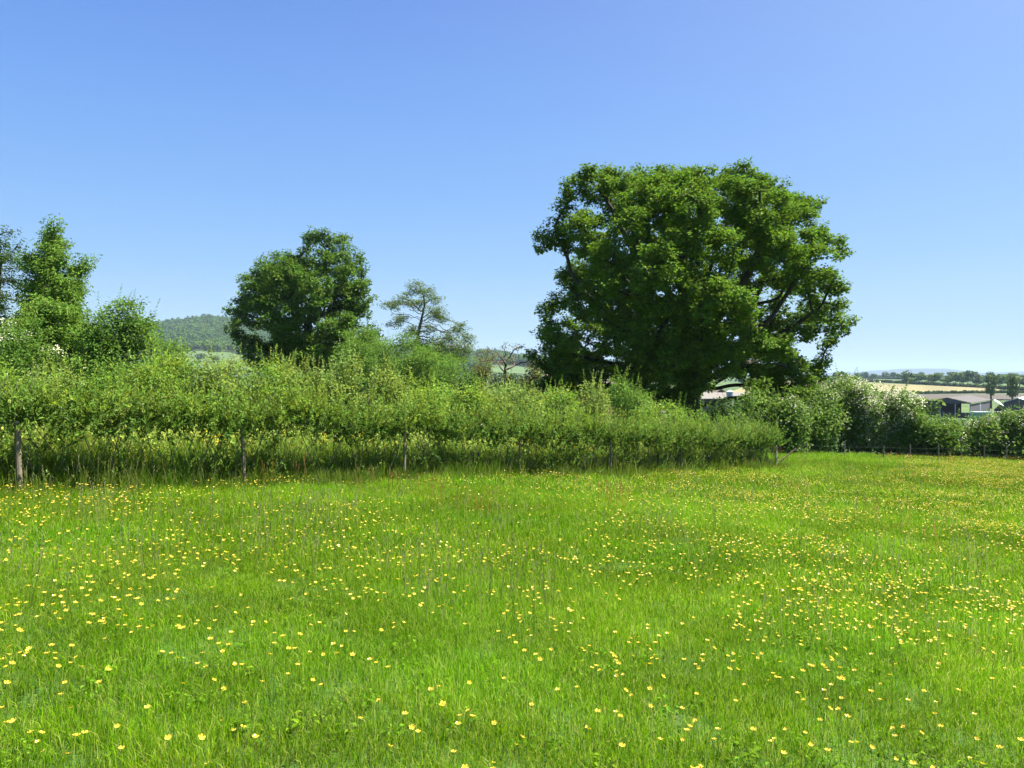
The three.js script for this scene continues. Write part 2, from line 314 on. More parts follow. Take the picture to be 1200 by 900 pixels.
// ---------------------------------------------------------------- the big oak
const oakSpray = spray(21, 18, 0.25, 0.175, 0.115, 0.6, 0.6);
const OAK = [0.112, 0.195, 0.014];
{
  const L = [
    [700, 216, 26], [676, 222, 20], [665, 240, 18], [728, 222, 20], [745, 240, 24], [782, 206, 21], [800, 214, 22], [765, 222, 18], [826, 210, 20], [865, 205, 17], [852, 220, 24], [888, 214, 18], [905, 225, 20], [925, 232, 16], [942, 240, 17], [955, 232, 8], [905, 252, 28],
    [948, 262, 17], [960, 283, 15], [978, 288, 13], [988, 297, 7], [935, 290, 22], [940, 325, 22], [962, 333, 18], [976, 340, 14], [984, 362, 13], [993, 376, 9], [972, 378, 18], [955, 362, 24], [972, 402, 9], [930, 385, 24], [915, 418, 24], [935, 430, 20], [955, 440, 15], [945, 455, 15], [925, 455, 17], [900, 440, 20], [940, 472, 9],
    [644, 270, 13], [655, 260, 14], [660, 275, 15], [638, 288, 10], [635, 278, 7], [664, 290, 15], [690, 270, 26], [715, 262, 22], [700, 310, 30], [672, 325, 18], [660, 350, 17], [645, 360, 14], [636, 366, 8], [640, 385, 13], [660, 390, 24], [652, 415, 18], [636, 412, 8], [640, 435, 14], [625, 412, 6], [660, 440, 18], [648, 462, 10], [690, 430, 26], [705, 455, 18], [716, 468, 9], [735, 440, 22], [680, 455, 12],
    [760, 290, 34], [800, 260, 34], [845, 260, 32], [880, 290, 30], [820, 300, 38], [740, 340, 34], [785, 350, 40], [840, 345, 38], [890, 335, 32], [900, 375, 30], [850, 395, 34], [800, 400, 36], [750, 390, 34], [710, 375, 30], [770, 435, 24], [850, 430, 22], [880, 420, 24], [800, 445, 18], [790, 465, 16], [775, 472, 12], [772, 452, 22, -4], [800, 470, 16, -4], [756, 468, 18, -3], [742, 456, 16, -2], [690, 462, 15, 1], [672, 462, 12, -1], [716, 470, 14, -2], [915, 468, 16, -2], [900, 458, 15, 1], [935, 465, 14, 0], [815, 440, 22, -5], [708, 208, 19, 1], [736, 214, 20, -2], [720, 228, 22, 3], [690, 206, 17, -1], [752, 206, 16, 1], [945, 456, 18, -1], [925, 464, 17, -3], [958, 440, 12, 0], [890, 455, 18, -3], [952, 428, 13, 1], [910, 440, 20, 2], [650, 446, 20, 2], [668, 440, 18, -3], [655, 424, 20, -2], [702, 440, 22, -4], [672, 418, 24, 4], [638, 448, 10, 0], [700, 472, 9, -1], [668, 470, 8, 1], [780, 430, 22, -6], [850, 420, 24, -6],
  ];
  const r = rngOf(77), lobes = [];
  for (const [x, y, p, dz] of L) { if (dz !== undefined) { lobes.push([x, y, p, dz]); continue; } const e = Math.sqrt(Math.max(0, 1 - ((x - 812) / 185) ** 2 - ((y - 330) / 150) ** 2)) * 8; lobes.push([x, y, p, (r() - 0.5) * 1.4 * e]); }
  for (let x = 645; x <= 965; x += 29) for (let j = 0; j < 3; j++) if (x < 915 && (j === 0 || (j === 1 && r() < 0.7) || (x > 740 && x < 805))) lobes.push([x + 14 * r(), 398 + 24 * j + 10 * r() - 14 * Math.abs(x - 805) / 160 * (j === 2 ? 1 : 0), 20, [-5.5, 1, -2.5][j] * (1 - ((x - 805) / 190) ** 2) + (j === 1 ? 3 : -1)]);
  for (let i = 0; i < 64; i++) { const a = r() * 6.283, k = Math.sqrt(r()) * 0.85, x = 812 + Math.cos(a) * k * 170, y = 325 + Math.sin(a) * k * 125, e = Math.sqrt(1 - k * k) * 8; lobes.push([x, y, 20 + 12 * r(), (i % 2 ? 1 : -1) * e * (0.75 + 0.25 * r())]); }
  tree({ name: 'oak_tree', label: 'huge broad oak with dense dark green crown, the largest tree behind the hedge', px: 806, d: 43, seed: 5, lobes, attractors: 3600, hollow: true, trunk: [[806, 452], [800, 425]], step: 0.34, kill: 0.5, R: 0.62, rmin: 0.02, power: 0.42, drop: 0.019, leafOn: 2, sprays: 4, fill: 1.75, jitter: 0.28, spray: oakSpray, leaf: OAKLEAF, color: OAK, vary: 0.25, wander: 0.22 });
}
// ---------------------------------------------------------------- the other trees
{
  const L = [[372, 278, 12], [360, 289, 10], [384, 274, 8], [398, 288, 16], [416, 300, 12], [420, 322, 12], [388, 308, 22], [362, 315, 16], [345, 318, 16], [322, 308, 12], [312, 322, 13], [296, 333, 13], [283, 348, 10], [276, 362, 9], [280, 382, 11], [300, 365, 22], [330, 350, 26], [368, 348, 28], [408, 345, 20], [424, 362, 13], [396, 378, 26], [428, 388, 13], [436, 402, 10], [358, 388, 30], [315, 392, 26], [290, 402, 14], [300, 420, 15], [335, 420, 26], [372, 422, 28], [408, 414, 25], [430, 420, 16], [350, 440, 22], [390, 440, 22], [412, 335, 16], [418, 350, 16], [405, 325, 18], [400, 360, 22], [432, 412, 14], [420, 400, 18], [380, 330, 22], [305, 345, 18], [340, 402, 26], [372, 402, 26], [318, 412, 20], [396, 400, 22], [360, 425, 24]];
  const r = rngOf(9), lobes = L.map(([x, y, p]) => [x, y, p + 1.5, (r() - 0.5) * 4]);
  for (let i = 0; i < 18; i++) { const a = r() * 6.283, k = Math.sqrt(r()) * 0.8; lobes.push([355 + Math.cos(a) * k * 70, 365 + Math.sin(a) * k * 70, 18 + 8 * r(), (i % 2 ? 1 : -1) * 4.5 * Math.sqrt(1 - k * k)]); }
  tree({ name: 'oak_tree', label: 'rounded dark oak left of the sparse half bare tree', px: 358, d: 62, seed: 15, lobes, attractors: 1700, hollow: true, trunk: [[358, 415], [362, 380]], step: 0.42, kill: 0.62, R: 0.42, rmin: 0.025, drop: 0.024, leafOn: 2, sprays: 3.6, fill: 1.5, jitter: 0.36, size: 1.2, spray: oakSpray, leaf: OAKLEAF, color: [0.085, 0.158, 0.015], wander: 0.2 });
}
const midSpray = spray(22, 14, 0.3, 0.13, 0.075, 0.8, 0.7);
tree({ name: 'sparse_oak_tree', label: 'sparse half bare tree with thin crown and dead twigs, right of the rounded oak', px: 489, d: 60, seed: 25, lobes: [[487, 338, 8], [500, 342, 7], [511, 351, 5], [474, 352, 7], [462, 358, 6], [452, 357, 4], [492, 356, 8], [508, 366, 8], [521, 374, 5], [470, 374, 7], [459, 381, 4], [483, 388, 6], [501, 386, 7], [524, 390, 5], [538, 386, 7], [547, 396, 6], [547, 407, 5], [530, 402, 9], [512, 404, 8], [494, 404, 8], [537, 415, 8], [520, 416, 8], [477, 402, 7]].map(([x, y, p], i) => [x, y, p * 1.25, ((i * 37) % 7 - 3) * 0.5]), attractors: 900, trunk: [[489, 420], [490, 392], [496, 366]], step: 0.24, kill: 0.25, R: 0.18, rmin: 0.014, power: 0.5, drop: 0.012, leafOn: 1, sprays: 1.2, fill: 1.0, size: 0.85, jitter: 0.38, spray: midSpray, color: [0.12, 0.175, 0.035], bare: () => 0.3, bark: greyBark, wander: 0.6, squash: 0.9, droop: -0.05 });
tree({ name: 'bare_tree', label: 'small bare branched tree of twisted brown limbs between the sparse tree and big oak', px: 592, d: 48, seed: 35, lobes: [[576, 412, 9], [589, 407, 6], [603, 409, 8], [613, 407, 6], [568, 424, 9], [622, 424, 9], [558, 416, 5], [584, 422, 11], [601, 420, 11], [630, 412, 5]].map(([x, y, p], i) => [x, y, p, ((i * 5) % 7 - 3) * 0.3]), attractors: 300, trunk: [[591, 455], [593, 446]], step: 0.17, kill: 0.2, R: 0.11, rmin: 0.008, power: 0.5, drop: 0, leafOn: 1, sprays: 0.9, jitter: 0.22, spray: midSpray, size: 0.7, color: [0.14, 0.15, 0.04], bare: () => 0.55, bark: std(rgb(0.13, 0.105, 0.08), 0.95), wander: 0.5 });
const smallSpray = spray(23, 14, 0.2, 0.085, 0.05, 0.85, 0.8);
tree({ name: 'field_maple', label: 'narrow pointed bright green tree near the left end of the hedge', px: 64, d: 24, seed: 45, lobes: [[66, 262, 6], [62, 275, 9], [60, 292, 13], [64, 310, 17], [56, 325, 18], [72, 335, 18], [60, 352, 26], [40, 350, 13], [36, 325, 9], [36, 308, 6], [34, 296, 4], [84, 345, 14], [90, 325, 7], [95, 313, 6], [101, 304, 4], [82, 318, 5], [78, 300, 5], [90, 368, 12], [62, 380, 30], [40, 385, 20], [88, 395, 18], [62, 412, 32], [95, 420, 18], [35, 420, 22], [62, 445, 34], [28, 402, 24], [98, 402, 20], [104, 440, 24], [24, 440, 28], [62, 345, 26], [60, 300, 15], [66, 284, 11], [56, 312, 16]].map(([x, y, p], i) => [x, y, p, ((i * 13) % 9 - 4) * 0.03 * p * 0.5]), attractors: 1700, trunk: [[64, 440], [63, 380], [62, 320]], step: 0.16, kill: 0.22, R: 0.11, rmin: 0.007, drop: 0.008, leafOn: 4, sprays: 8, jitter: 0.18, size: 1.0, spray: smallSpray, color: [0.145, 0.255, 0.03], leaf: LEAF, squash: 1.1, droop: -0.12, bark: greyBark });
tree({ name: 'birch_tree', label: 'airy grey green tree at the far left edge beside the pointed tree', px: -8, d: 27, seed: 55, lobes: [[10, 272, 6], [25, 274, 4], [5, 285, 8], [28, 285, 4], [12, 300, 10], [24, 305, 8], [0, 310, 14], [18, 328, 14], [30, 335, 8], [0, 345, 20], [22, 355, 16], [8, 375, 22], [28, 380, 12], [10, 405, 24], [-20, 290, 14], [-25, 320, 22], [-28, 360, 28], [-30, 400, 30], [10, 430, 24], [-40, 430, 26]].map(([x, y, p], i) => [x, y, p, ((i * 11) % 9 - 4) * 0.15]), attractors: 620, trunk: [[-8, 420], [-3, 360], [2, 310]], step: 0.2, kill: 0.3, R: 0.13, rmin: 0.009, drop: 0.01, leafOn: 3, sprays: 4, jitter: 0.2, spray: smallSpray, color: [0.065, 0.12, 0.025], droop: -0.1, bark: greyBark, wander: 0.3 });

// ---------------------------------------------------------------- bushes and shrubs
const willowShoot = shoot(31, 20, 0.46, 0.085, 0.034, 1.05), shrubShoot = shoot(32, 22, 0.45, 0.07, 0.036, 1.0);
const shrubSpray = spray(24, 18, 0.2, 0.075, 0.042, 0.85, 0.8), coarseSpray = spray(25, 16, 0.26, 0.11, 0.065, 0.85, 0.8);
const blossomSpray = (() => { const r = rngOf(71), t = new Tris(false); for (let i = 0; i < 34; i++) { const a = V(r() * 2 - 1, (r() * 2 - 1) * 0.6 + 0.2, r() * 2 - 1).multiplyScalar(0.2), q = qYawTilt(r, 0.8), s = 0.009 + 0.009 * r(); const P = [V(-s, 0, -s), V(s, 0, -s), V(s, 0, s), V(-s, 0, s)].map((v) => v.applyQuaternion(q).add(a)); t.quad(...P); } return t.geometry(); })();
const CREAM = leafy(rgb(0.7, 0.68, 0.5), 0.3), PINKISH = leafy(rgb(0.45, 0.35, 0.26), 0.3);
const stemBark = std(rgb(0.16, 0.12, 0.085), 0.95);
const KIND = {
  pale: { color: [0.175, 0.275, 0.03], vary: 0.35, warm: 0.2, shoots: 26, shoot: shrubShoot, spray: shrubSpray, mat: GLOSSY },
  yellow: { color: [0.2, 0.28, 0.05], vary: 0.35, warm: 0.18, shoots: 30, shoot: shrubShoot, spray: shrubSpray, mat: GLOSSY },
  mid: { color: [0.115, 0.21, 0.028], vary: 0.3, warm: 0.15, shoots: 14, shoot: shrubShoot, spray: shrubSpray, mat: LEAF },
  dark: { color: [0.055, 0.105, 0.02], vary: 0.3, warm: 0.15, shoots: 6, shoot: shrubShoot, spray: coarseSpray, mat: LEAF },
  rust: { color: [0.16, 0.17, 0.04], vary: 0.35, warm: 0.3, shoots: 6, shoot: shrubShoot, spray: coarseSpray, mat: LEAF },
  hawthorn: { color: [0.125, 0.21, 0.028], vary: 0.3, warm: 0.12, shoots: 10, shoot: shrubShoot, spray: coarseSpray, mat: GLOSSY },
};
function bush({ px, top, hw, d, kind, label, name = 'shrub', seed, group, blossom, bare = 0, dense = 1, baseLift = 0.25 }) {
  const r = rngOf(seed), K = KIND[kind], base = onGround(px, d, 0), m = d / F, g = thing(name, label, name === 'shrub' ? 'shrub' : name.replace(/_/g, ' '), base, group);
  const H = EYE + (HOR - top) * m - base.y, Rw = hw * m, list = [], up = [], lobes = [], fl = [];
  const sz = clamp(Math.sqrt(d / 18), 0.9, 1.5);
  for (let i = 0, n = 9 + Math.round(Rw * 4); i < n; i++) {
    const a = r() * 6.283, k = Math.sqrt(r()) * 0.8, hh = baseLift + (1 - baseLift) * r();
    const env = Math.sqrt(clamp(1 - (k * 0.9) ** 2)) * 0.92;
    lobes.push({ c: V(Math.cos(a) * k * Rw, H * hh * env * 0.9, Math.sin(a) * k * Rw), r: Rw * (0.28 + 0.2 * r()) });
  }
  for (const l of lobes) {
    const n = 75 * dense * l.r * l.r * 4 / (sz * sz) + 6;
    for (let i = 0; i < n; i++) {
      const v = V(r() * 2 - 1, r() * 2 - 1, r() * 2 - 1).normalize().multiplyScalar(l.r * (0.55 + 0.5 * Math.sqrt(r())));
      const p = l.c.clone().add(v); if (p.y < 0.08) continue;
      list.push({ p, q: qYawTilt(r, 0.55), s: uni(sz * (0.75 + 0.5 * r())), c: shade(r, K.color, K.vary, K.warm) });
      if (blossom && r() < blossom.share * (p.y > H * 0.35 ? 1 : 0.4) && noise3(p.x * 0.9 + seed, p.y * 0.9, p.z * 0.9) > blossom.cut) fl.push({ p: l.c.clone().addScaledVector(v, 1.08), q: qYawTilt(r, 0.6), s: uni(sz * (0.8 + 0.6 * r())), c: [1, 1, 1] });
    }
    if (r() < 0.9) for (let i = 0; i < K.shoots / lobes.length * 2.2; i++) {
      const p = l.c.clone().add(V((r() - 0.5) * l.r * 1.4, l.r * (0.5 + 0.4 * r()), (r() - 0.5) * l.r * 1.4));
      up.push({ p, q: qYawTilt(r, 0.4), s: uni(sz * (0.7 + 0.7 * r())), c: shade(r, K.color.map((c, i) => c * [1.15, 1.1, 1][i]), K.vary, K.warm) });
    }
  }
  { const ys = list.map((e) => e.p.y).sort((a, b) => a - b), k = H / ys[Math.floor(ys.length * 0.985)]; for (const e of [...list, ...up, ...fl]) e.p.y *= k; for (const l of lobes) l.c.y *= k; }
  for (let i = 0; i < 4; i++) {
    const a = r() * 6.283, l = lobes[Math.floor(r() * lobes.length)], c = new THREE.CatmullRomCurve3([V(Math.cos(a) * 0.1, -0.1, Math.sin(a) * 0.1), l.c.clone().multiplyScalar(0.45).add(V(0, 0.1, 0)), l.c.clone().add(V(0, l.r * 0.4, 0))]);
    put('stem', new THREE.TubeGeometry(c, 8, 0.012 + 0.012 * r() * sz, 5), stemBark, g);
  }
  instances('foliage', K.spray, K.mat, list, g);
  if (up.length) instances('leafy_shoots', K.shoot, K.mat, up, g);
  if (fl.length) instances('blossom', blossomSpray, blossom.mat ?? CREAM, fl, g);
  return g;
}
const BUSHES = [
  // px, top, half width, depth, kind, label, extra
  [147, 358, 42, 21, 'mid', 'tall rounded green bush right of the narrow pointed tree', { dense: 1.7 }],
  [190, 402, 26, 22, 'mid', 'lower shoulder of green bush sloping down below the wooded hill'],
  [115, 400, 26, 20.5, 'mid', 'green bush filling the gap between pointed tree and tall rounded bush'],
  [28, 372, 36, 20, 'mid', 'bush with cream blossom below the airy tree at the left edge', { blossom: { share: 0.35, cut: 0.15 } }],
  [-14, 432, 48, 14.6, 'pale', 'pale shrub behind the leftmost hedge post'],
  [45, 438, 44, 15, 'yellow', 'yellow green shrub at the foot of the narrow pointed tree'],
  [102, 432, 46, 15.6, 'mid', 'mid green shrub behind the hedge below the tall rounded bush'],
  [158, 430, 44, 16.4, 'pale', 'pale leafy shrub in front of the tall rounded bush'],
  [212, 424, 42, 17.2, 'pale', 'light green shrub below the wooded hill'],
  [262, 428, 40, 17.8, 'yellow', 'yellow tinged shrub left of the rounded oak trunk'],
  [306, 432, 38, 18.4, 'pale', 'light shrub before the shaded foot of the rounded oak'],
  [348, 434, 36, 19, 'yellow', 'sunlit yellow green shrub under the middle of the rounded oak'],
  [396, 424, 36, 19.6, 'yellow', 'tall pale shoots of a shrub right of the rounded oak trunk', { dense: 0.9 }],
  [445, 440, 38, 21, 'yellow', 'yellow shrub with reddish tips left of the sparse tree trunk'],
  [496, 450, 38, 22, 'pale', 'pale shrub behind the hedge under the sparse tree'],
  [546, 456, 38, 23.4, 'pale', 'leafy shrub behind the hedge below the small dark bush'],
  [598, 456, 38, 24.6, 'yellow', 'yellowish shrub below the bare branched tree'],
  [648, 462, 36, 26, 'pale', 'pale shrub under the left end of the big oak crown'],
  [692, 456, 26, 28, 'yellow', 'upright pale shrub below the big oak, left of its trunk'],
  [738, 448, 27, 33, 'mid', 'bright green bush close to the left of the big oak trunk'],
  [768, 476, 30, 28, 'pale', 'low pale shrub in front of the big oak trunk'],
  [815, 482, 34, 30, 'mid', 'low green shrub in front and right of the big oak trunk'],
  [425, 394, 42, 44, 'mid', 'green bush against the right side of the rounded oak', { dense: 1 }],
  [462, 398, 44, 42, 'mid', 'green bush left of the sparse tree trunk'],
  [508, 412, 42, 40, 'mid', 'spreading green bush around the foot of the sparse tree'],
  [536, 428, 32, 38, 'mid', 'green bush right of the sparse tree foot'],
  [553, 444, 13, 36, 'dark', 'small dark round bush left of the bare branched tree'],
  [568, 428, 15, 50, 'rust', 'rusty leaved bush just left of the bare branched tree', { dense: 0.7 }],
  [622, 428, 18, 52, 'rust', 'rusty yellow bush between bare tree and big oak', { dense: 0.7 }],
  [598, 446, 26, 46, 'rust', 'low brownish scrub around the bare branched tree', { dense: 0.7 }],
  [845, 474, 24, 33, 'dark', 'dark bush in front of the light farm roof under the oak'],
  [880, 464, 26, 35, 'hawthorn', 'hawthorn bush with few blossoms right of the light farm roof', { blossom: { share: 0.14, cut: 0.1 } }],
  [918, 470, 28, 35, 'hawthorn', 'hawthorn bush under the right side of the oak crown', { blossom: { share: 0.12, cut: 0.1 } }],
  [862, 492, 26, 30, 'hawthorn', 'bush behind the right end of the willow hedge'],
  [955, 462, 30, 37, 'hawthorn', 'leafy hawthorn at the left end of the far hedge', { blossom: { share: 0.14, cut: 0.1 } }],
  [988, 448, 30, 38.5, 'hawthorn', 'hawthorn freckled with white blossom below the straw field', { blossom: { share: 0.55, cut: -0.2 } }],
  [1020, 455, 28, 38, 'hawthorn', 'hawthorn thickly covered in white blossom', { blossom: { share: 0.8, cut: -0.5 } }],
  [1050, 464, 27, 37.5, 'hawthorn', 'white flowering hawthorn left of the dark barn', { blossom: { share: 0.9, cut: -0.35 } }],
  [1078, 488, 25, 37, 'hawthorn', 'plain green hawthorn before the left corner of the barn', {}],
  [1104, 494, 25, 36.6, 'hawthorn', 'bright green hawthorn under the open barn front', {}],
  [1130, 496, 24, 36.6, 'hawthorn', 'green hawthorn under the barn corner with a dull flower patch', { blossom: { share: 0.4, cut: 0.1 } }],
  [1156, 494, 24, 36.6, 'hawthorn', 'hawthorn with faded pinkish blossom below the green tank', { blossom: { share: 0.45, cut: 0.0, mat: PINKISH } }],
  [1184, 489, 26, 36.4, 'hawthorn', 'hawthorn with sparse blossom below the white roofed shed', { blossom: { share: 0.4, cut: 0.0 } }],
  [1214, 486, 27, 36, 'hawthorn', 'hawthorn at the right edge of the meadow', { blossom: { share: 0.3, cut: 0.1 } }],
  [1250, 476, 28, 36, 'hawthorn', 'far hedge hawthorn one bush past the meadow right edge', {}],
  [1290, 478, 28, 36, 'hawthorn', 'far hedge hawthorn two bushes past the meadow right edge', {}],
  [1332, 476, 30, 36, 'hawthorn', 'far hedge hawthorn three bushes past the meadow right edge', {}],
  [1375, 478, 30, 36, 'hawthorn', 'far hedge hawthorn four bushes past the meadow right edge', {}],
  [1420, 476, 32, 36, 'hawthorn', 'last hawthorn at the far right end of the hedge', {}],
];
BUSHES.forEach(([px, top, hw, d, kind, label, extra = {}], i) => bush({ px, top, hw, d: d < 20 && kind !== 'hawthorn' ? d + 1 : d, kind, label, seed: 300 + i * 7, name: kind === 'hawthorn' ? 'hawthorn' : 'shrub', ...extra, baseLift: kind === 'hawthorn' ? 0.12 : 0.25 }));

// ---------------------------------------------------------------- the woven willow hedge with its posts
const hedgeAt = (N) => { const d = 2.283 * N, x = 2.26 * N - 17.15; return V(x, ground(x, -d), -d); };
const N0 = 2.9, N1 = 11.55, ALONG = V(2.26, 0, -2.283).normalize(), ACROSS = V(-ALONG.z, 0, ALONG.x); // towards the meadow
{
  const r = rngOf(800), base = hedgeAt((N0 + N1) / 2), g = thing('willow_hedge', 'long living hedge of woven willow stems with leafy top along the meadow', 'hedge', base);
  const inner = [], low = [], tris = [], top = [];
  for (let N = N0; N < N1; N += 0.0013) {
    const c = hedgeAt(N), across = (r() - 0.5) + (r() - 0.5);
    const bump = 0.2 * noise(N * 2.1, 1) + 0.15 * noise(N * 6, 2), hb = 0.92 + 0.2 * noise(N * 2.6, 9) + 0.16 * noise(N * 8, 4), ht = 1.46 + bump - 0.12 * smooth(9, 11.5, N);
    const u = r(), y = mix(hb, ht, Math.sqrt(u) * 0.96 + 0.02 * r());
    const wide = 0.48 * Math.sqrt(clamp(1 - ((y - 1.15) / 0.62) ** 2));
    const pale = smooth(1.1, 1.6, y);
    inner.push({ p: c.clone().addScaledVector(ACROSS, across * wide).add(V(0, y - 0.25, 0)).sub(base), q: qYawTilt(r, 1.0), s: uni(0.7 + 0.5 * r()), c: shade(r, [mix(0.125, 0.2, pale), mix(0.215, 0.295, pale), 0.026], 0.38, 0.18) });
    if (r() < 0.5 * clamp(0.42 + noise(N * 3.3, 31))) low.push({ p: c.clone().addScaledVector(ACROSS, (r() - 0.5) * 0.5).add(V(0, 0.05 + 0.8 * r(), 0)).sub(base), q: qYawTilt(r, 0.9), s: uni(0.6 + 0.4 * r()), c: shade(r, [0.16, 0.25, 0.03], 0.3, 0.2) });
    if (r() < 0.09) top.push({ p: c.clone().addScaledVector(ACROSS, across * 0.4).add(V(0, ht - 0.3, 0)).sub(base), q: qYawTilt(r, 0.35), s: V(0.9, 1.0 + 0.7 * r(), 0.9), c: shade(r, [0.21, 0.3, 0.035], 0.3, 0.2) });
  }
  for (let N = N0 - 0.2; N < N1; N += 0.062) for (const lean of [-1, 1]) {
    const c = hedgeAt(N + (r() - 0.5) * 0.03), h = 1.25 + 0.4 * r(), sl = lean * (0.12 + 0.55 * r()), sway = (r() - 0.5) * 0.1;
    const pts = [0, 0.4, 0.75, 1].map((t) => c.clone().addScaledVector(ALONG, sl * h * t + sway * Math.sin(t * 3)).add(V(0, h * t - (t ? 0 : 0.1), 0)).addScaledVector(ACROSS, lean * 0.03 + (r() - 0.5) * 0.05).sub(base));
    tris.push(new THREE.TubeGeometry(new THREE.CatmullRomCurve3(pts), 7, 0.0032 + 0.0042 * r(), 5));
  }
  put('woven_stems', mergeGeometries(tris), std(rgb(0.11, 0.12, 0.06), 0.8), g, 'stuff');
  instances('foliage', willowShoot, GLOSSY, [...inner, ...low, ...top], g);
}
function woodTexture(a, b, seed) { return noiseTexture(128, (u, v) => { const k = 0.5 + 0.4 * ring(u, v * 0.12, 14, seed) + 0.25 * ring(u, v, 3, seed + 2); return a.map((x, i) => mix(x, b[i], clamp(k))); }); }
const postWood = std(0xffffff, 0.9, { map: woodTexture([0.33, 0.29, 0.23], [0.58, 0.53, 0.44], 3) });
const fenceWood = std(rgb(0.13, 0.11, 0.085), 0.9), darkPost = std(rgb(0.02, 0.022, 0.024), 0.6), paleWood = std(rgb(0.42, 0.33, 0.24), 0.9), wireMetal = std(rgb(0.1, 0.1, 0.095), 0.8);
function postGeometry(h, r0, seed) {
  const g = new THREE.CylinderGeometry(r0 * 0.94, r0, h + 0.2, 12, 8), p = g.attributes.position;
  for (let i = 0; i < p.count; i++) { const k = 1 + 0.06 * noise3(p.getX(i) * 14 + seed, p.getY(i) * 2, p.getZ(i) * 14); p.setX(i, p.getX(i) * k); p.setZ(i, p.getZ(i) * k); }
  g.translate(0, h / 2 - 0.1, 0); g.computeVertexNormals(); return g;
}
{
  const order = ['stout weathered wooden post at the left end of the hedge', 'second wooden hedge post, below the wooded hill', 'third wooden hedge post, beneath the sparse tree', 'fourth hedge post, just right of the two black stakes', 'fifth hedge post, under the left of the big oak', 'sixth hedge post, under the big oak trunk'];
  [4.6, 5.6, 6.62, 7.63, 8.67, 9.7].forEach((N, i) => {
    const p = hedgeAt(N).addScaledVector(ACROSS, 0.12), t = thing('hedge_post', order[i], 'post', p, 'wooden posts holding the willow hedge');
    const h = i === 0 ? 0.98 : 1.15, m = put('post', postGeometry(h, [0.041, 0.03, 0.03, 0.025, 0.025, 0.025][i], i), postWood, t); m.rotation.z = [0.03, 0.05, -0.01, 0.01, 0, 0.02][i];
    put('post_top', new THREE.CylinderGeometry(0.024, [0.038, 0.028, 0.028, 0.023, 0.023, 0.023][i], 0.03, 12).translate(0, h + 0.01, 0), paleWood, t).rotation.z = m.rotation.z;
  });
  const stakes = [[554, 17.0, 0.56, 'left one of the two close black stakes in the hedge'], [560.5, 17.0, 0.56, 'right one of the two close black stakes in the hedge'], [771, 21.3, 0.55, 'black stake left of the pale end post, first of three'], [831, 23.2, 0.5, 'black stake beneath the light farm roof'], [870, 24.6, 0.5, 'thin dark stake left of the grey paired stakes'], [891, 25.4, 0.5, 'dark stake closest to the pale end post']];
  for (const [px, d, h, label] of stakes) { const t = thing('black_stake', label, 'stake', onGround(px, d), 'black stakes along the hedge'); put('stake', new THREE.BoxGeometry(0.045, h + 0.15, 0.045).translate(0, h / 2 - 0.07, 0), darkPost, t); put('stake_cap', new THREE.ConeGeometry(0.034, 0.03, 4).rotateY(Math.PI / 4).translate(0, h + 0.02, 0), darkPost, t); }
  const e = thing('end_post', 'thin pale wooden post with slanting brace closing the right end of the hedge', 'post', onGround(910, 26.2));
  put('post', postGeometry(0.82, 0.035, 31), paleWood, e);
  put('brace', new THREE.CylinderGeometry(0.02, 0.024, 0.9, 7).rotateZ(-0.9).translate(0.33, 0.45, 0), postWood, e);
  put('brace', new THREE.CylinderGeometry(0.02, 0.022, 0.75, 7).rotateZ(0.75).translate(-0.3, 0.32, 0.05), postWood, e);
}
{ // fence before the hawthorns
  const fp = (px) => { const d = 34.2 + (px - 1060) * 0.002; return onGround(px, d); }, base = fp(1070), g = thing('wire_fence', 'low post and wire fence along the foot of the hawthorn hedge', 'fence', base);
  const xs = [925, 946, 990, 1036, 1067, 1100, 1127, 1154, 1180, 1207, 1240, 1280, 1325, 1370, 1420];
  xs.forEach((px, i) => { const p = fp(px).sub(base); put('fence_post', postGeometry(0.56 + 0.08 * ((i * 7) % 3), 0.026, 50 + i), fenceWood, g).position.copy(p); });
  for (const h of [0.28, 0.5]) for (let i = 0; i + 1 < xs.length; i++) put('wire', new THREE.TubeGeometry(new THREE.LineCurve3(fp(xs[i]).sub(base).add(V(0, h, 0)), fp(xs[i + 1]).sub(base).add(V(0, h, 0))), 1, 0.002, 4), wireMetal, g);
}

// ---------------------------------------------------------------- far buildings
const cladding = std(rgb(0.065, 0.058, 0.072), 0.8, { side: THREE.DoubleSide }), darkClad = std(rgb(0.05, 0.045, 0.055), 0.9, { side: THREE.DoubleSide }), brownRoof = std(rgb(0.065, 0.057, 0.05), 0.8), whiteRoof = std(rgb(0.8, 0.8, 0.8), 0.5), beigeRoof = std(rgb(0.15, 0.135, 0.115), 0.8), steel = std(rgb(0.3, 0.3, 0.3), 0.6), tankGreen = std(rgb(0.16, 0.3, 0.24), 0.5), paleGreen = std(rgb(0.5, 0.62, 0.55), 0.5), white = std(rgb(0.75, 0.75, 0.76), 0.6), brick = std(rgb(0.35, 0.17, 0.12), 0.9);
const box = (w, h, d, x, y, z) => new THREE.BoxGeometry(w, h, d).translate(x, y, z);
const tri2 = (pts, th) => { const s = new THREE.Shape(pts.map(([x, y]) => new THREE.Vector2(x, y))); return new THREE.ExtrudeGeometry(s, { depth: th, bevelEnabled: false }); };
function slope(w, d, x0, y0, x1, y1, th) { // roof plane from (x0,y0) to (x1,y1), long in z
  const len = Math.hypot(x1 - x0, y1 - y0) , g = new THREE.BoxGeometry(len, th, d); g.rotateZ(Math.atan2(y1 - y0, x1 - x0)); g.translate((x0 + x1) / 2, (y0 + y1) / 2, w); return g;
}
